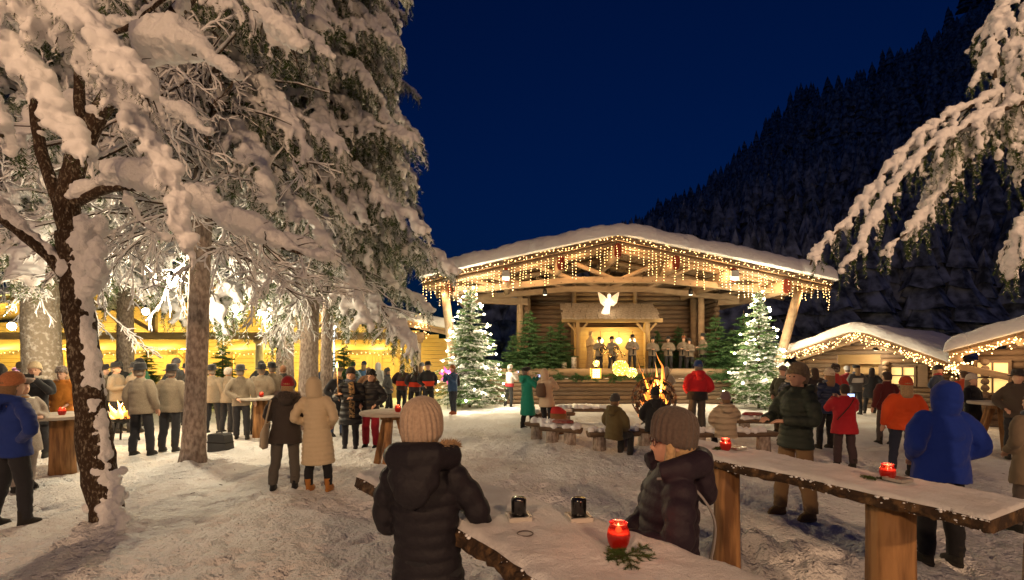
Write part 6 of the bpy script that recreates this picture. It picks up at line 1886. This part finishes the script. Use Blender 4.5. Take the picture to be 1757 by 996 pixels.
# ------------------------------------------------------------------ glowing wicker balls, garland and logs on the stage ledge
GOLD = mat('gold_light_ball', (1, .7, .2), .5, emit=(1.0, .58, .10), es=1.0, var=1.0, col2=(.3, .15, .02), vscale=14, contrast=(.45, .6))
GOLDB = mat('gold_bulb', (1, .8, .3), .5, emit=(1.0, .72, .25), es=7)
def wicker_ball(label, px, py, r):
    q = W(px, py, 21.5)
    t = thing('light_ball', label, 'light ball', q, group='golden light balls on the stage ledge')
    rs = np.random.RandomState(int(px)); m = MB()
    for k in range(26):
        n = rs.randn(3); n /= np.linalg.norm(n); u = np.cross(n, rs.randn(3)); u /= np.linalg.norm(u); v = np.cross(n, u)
        m.tube([tuple(r * (math.cos(a) * u + math.sin(a) * v)) for a in np.linspace(0, 2 * PI, 26)], .010, 4, cap=False)
    m.build('wicker', GOLD, t, True)
    v, f = ico(1); b = MB()
    for k in range(60):
        n = rs.randn(3); n /= np.linalg.norm(n); b.add(v * .022 + n * r, f)
    tag(b.build('bulbs', GOLDB, t), kind='stuff')
    lamp('ball_light', (0, -r - .1, 0), 10 * r / .35, (1, .62, .18), .15, t)
wicker_ball('large golden light ball in the middle of the stage ledge', 1065, 632, .36)
wicker_ball('smaller golden light ball right of the large one', 1084, 640, .22)
wicker_ball('small golden light ball on top of the pierced lantern', 1023, 624, .13)
q = W(1022, 641, 21.5)
t = thing('pierced_lantern', 'golden pierced square lantern at the left of the stage ledge', 'lantern', q)
for sx in (-1, 1):
    for sy in (-1, 1): MB().box((sx * .2, sy * .2, 0), (.03, .03, .46)).build('upright', GOLD, t)
for k in range(5):
    MB().box((0, -.2, -.2 + .1 * k), (.4, .02, .02)).build('bar', GOLD, t); MB().box((-.16 + .08 * k, -.202, 0), (.02, .02, .44)).build('bar', GOLD, t)
MB().box((0, 0, 0), (.3, .3, .4)).build('light_box', GOLDB, t)
for px, lab in ((985, 'left birch log standing on the stage edge'), (968, 'shorter birch log beside the left one on the stage edge')):
    q = W(px, 640, 22.6)
    t = thing('birch_log', lab, 'log', (q.x, 22.62, 1.4), group='birch logs on the stage')
    MB().rings([(0, 0, 0, .12, .12), (0, 0, .5, .115, .115), (0, 0, .75 if px == 985 else .5, .115, .115)][:: 1 if px == 985 else 1], 14).build('stem', mat('birch', (.5, .45, .4), .8, var=.8, col2=(.1, .08, .07), vscale=9), t, True)
rs = np.random.RandomState(12)
gl = thing('fir_garland', 'green fir garland lying along the stage ledge', 'garland', (SX, 21.7, 1.1))
for k in range(90):
    x = rs.uniform(W(930, 0, 21.7).x, W(1130, 0, 21.7).x) if k < 64 else rs.uniform(W(1195, 0, 21.7).x, W(1265, 0, 21.7).x)
    a = rs.uniform(0, 6.28)
    c = curve((x - SX, rs.uniform(-.15, .15), .03 + rs.uniform(0, .12)), (math.cos(a), math.sin(a) - .45, .5), rs.uniform(.35, .8), .9, 6, rs, .1)
    m = MB().tube(c, .008, 4, 0); m.tris(needles(c, 320, .10, .018, rs, 1.0), 1)
    m.build('fir_twig', [TWIG, NEEDLE_FIR], gl)

# ------------------------------------------------------------------ fir trees on and beside the stage
def fir_mesh(seed, H, R0, dens=1.0, snow=0.0, frost=0.0):
    rs = np.random.RandomState(seed); m = MB(); s = MB()
    m.tube([(0, 0, 0), (0, 0, H * .55), (0, 0, H)], [.06, .04, .008], 8, 0)
    z = .18
    while z < H * .97:
        u = z / H; rad = R0 * (1 - u) ** .85 + .05; k = int((8 if u < .6 else 5) * dens) + 1; a0 = rs.rand() * 6
        for j in range(k):
            a = a0 + j * 6.283 / k + rs.uniform(-.25, .25); L = rad * rs.uniform(.55, 1.18)
            c = curve((0, 0, z + rs.uniform(-.12, .12)), (math.cos(a), math.sin(a), .28), L, .42, 7, rs, .05)
            m.tube(c, np.linspace(.012, .003, len(c)), 4, 0); m.tris(needles(c, 100, .07, .013, rs, .95), 1)
            for q in range(1, 7):
                for sd in (-1, 1):
                    b = a + sd * .85; l2 = L * .42 * (1 - q / 9)
                    c2 = curve(c[q], (math.cos(b), math.sin(b), .05), l2, .4, 4, rs, .08); m.tris(needles(c2, 110, .07, .013, rs, .95), 2 if rs.rand() < frost else 1)
            if snow and rs.rand() < snow * (1.1 - u) and u < .75:
                for q in range(4, 8):
                    r = rs.uniform(.045, .095); s.ball(c[q] + np.array([0, 0, r * .4]), (r * 1.2, r * 1.2, r * .7), 1)
                    for e in range(2): s.ball(c[q] + np.array([rs.uniform(-.14, .14), rs.uniform(-.14, .14), -.02]), (.05, .05, .05), 1)
        z += (.15 + .07 * u)
    return m.mesh('crown', True), (lumpy(remesh(s, .026, 1, 'snow'), .03, 9, seed) if snow else None)
FA, FB = fir_mesh(1, 2.8, 1.05, 1.7), fir_mesh(2, 2.4, 1.0, 1.7)
def fir(label, px, D, z, sc, proto, group='dark firs beside the stage', lit=None):
    q = W(px, 0, D)
    t = thing('fir_tree', label, 'tree', (q.x, D, z), rnd.uniform(0, 6), group, sc)
    obj('crown', proto[0], [TWIG, NEEDLE_FIR], t)
    obj('stand', cached('stand', lambda: MB().lathe((0, 0, -.02), [(.16, 0), (.14, .1), (.06, .14)], 12).mesh('stand')), LOG_DARK, t)
    return t
fir('tall dark fir on the stage left of the crib', 908, 22.9, 1.3, 1.16, FA)
fir('dark fir between the tall one and the crib', 945, 22.8, 1.3, 1.0, FB)
fir('dark fir at the left end of the stage front', 880, 22.6, .95, .95, FB)
fir('dark fir just left of the crib post', 962, 23.4, 1.3, .98, FA)
fir('dark fir behind the players, right of the crib', 1128, 25.0, 1.4, .92, FB)
fir('dark fir behind the players near the right stage post', 1165, 25.2, 1.4, .9, FA)
fir('dark fir right of the stage post with bare top', 1228, 22.9, 1.0, 1.2, FA)
fir('second dark fir right of the stage post', 1256, 22.7, .9, 1.1, FB)
fir('dark fir close behind the right lit fir', 1276, 21.8, .5, 1.35, FA)
GR = 'firs in front of the market hall'
fir('fir before the hall right of the pale spruce trunk', 382, 19.0, 0, .98, FA, GR)
fir('fir before the hall behind the mossy trunk', 252, 19.5, 0, 1.0, FB, GR)
fir('fir left of the white light pole', 566, 19.2, 0, 1.0, FB, GR)
fir('bluish fir right of the white light pole', 590, 19.6, 0, .98, FA, GR)
def lit_fir(label, px, D, H, R0, seed, bulbs):
    q = W(px, 0, D); me, sn = fir_mesh(seed, H, R0, 1.7, .07, .34)
    t = thing('lit_fir_tree', label, 'tree', (q.x, D, 0), 0, 'lit Christmas firs before the stage')
    obj('crown', me, [TWIG, mat('fir_needles_lit_tone', (.055, .12, .035), .55, var=.7, col2=(.10, .18, .05), vscale=7), SNOW], t); obj('snow', sn, SNOW, t)  # needle green raised above the other firs to carry the bulbs' glow
    rs = np.random.RandomState(seed); path_ = []
    for i in range(bulbs):
        u = (i + .5) / bulbs; z = .35 + (H - .45) * u; a = -PI / 2 + 2.0 * math.sin(i * 2.1 + .6 * math.sin(i)); rad = (R0 * (1 - z / H) ** .85 + .06) * 1.0
        c = Vector((rad * math.cos(a), rad * math.sin(a), z)); path_.append(c)
        MB().ball(c, .042, 2).build('bulb', BULB_W, t, True)
        lamp('bulb_light', c + Vector((.12 * math.cos(a), .12 * math.sin(a), 0)), 24, (1, .86, .56), .05, t)
    path_.append(Vector((0, 0, H)))
    MB().tube(smooth_path(np.array([tuple(c) for c in path_]), bulbs * 6), .007, 4).build('light_cable', mat('white_cable', (.6, .58, .5), .6), t)
    return t
lit_fir('tall lit Christmas fir with snow clumps at the left front corner of the stage', 806, 20.0, 5.2, 1.75, 5, 34)
lit_fir('tall lit Christmas fir at the right front corner of the stage', 1302, 19.6, 4.95, 1.42, 6, 34)
# white light pole and pink star lantern
t = thing('light_pole', 'slim white glowing light pole before the hall', 'light pole', (W(573, 0, 19.5).x, 19.5, 0))
MB().tube([(0, 0, 0), (0, 0, 3.3)], .035, 8).build('pole', mat('pole_glow', (.9, .95, 1), .5, emit=(.75, .88, 1.0), es=1.6), t, True)
MB().ball((0, 0, 3.32), .09, 2).build('globe', BULB_W, t, True)
lamp('pole_light', (0, -.25, 3.2), 16, (.85, .93, 1), .08, t)
t = thing('star_lantern', 'pink paper star lantern with bright bulb left of the lit fir', 'lantern', W(768, 644, 19.3))
st = []
for k in range(14):
    r = .38 if k % 2 == 0 else .17; a = k * PI / 7 + .2; st.append((r * math.cos(a), r * math.sin(a)))
MB().prism(st, .04, .1).build('paper_star', mat('pink_paper', (.6, .05, .25), .6, emit=(1, .08, .38), es=.8), t)
MB().ball((.06, -.02, 0), .06, 2).build('bulb', BULB_W, t, True)
MB().tube([(0, .07, 0), (0, .07, -1.4)], .012, 6).build('stick', WIRE, t)
lamp('star_light', (.06, -.15, 0), 14, (1, .8, .75), .05, t)
bpy.data.scenes.remove(_tmp)
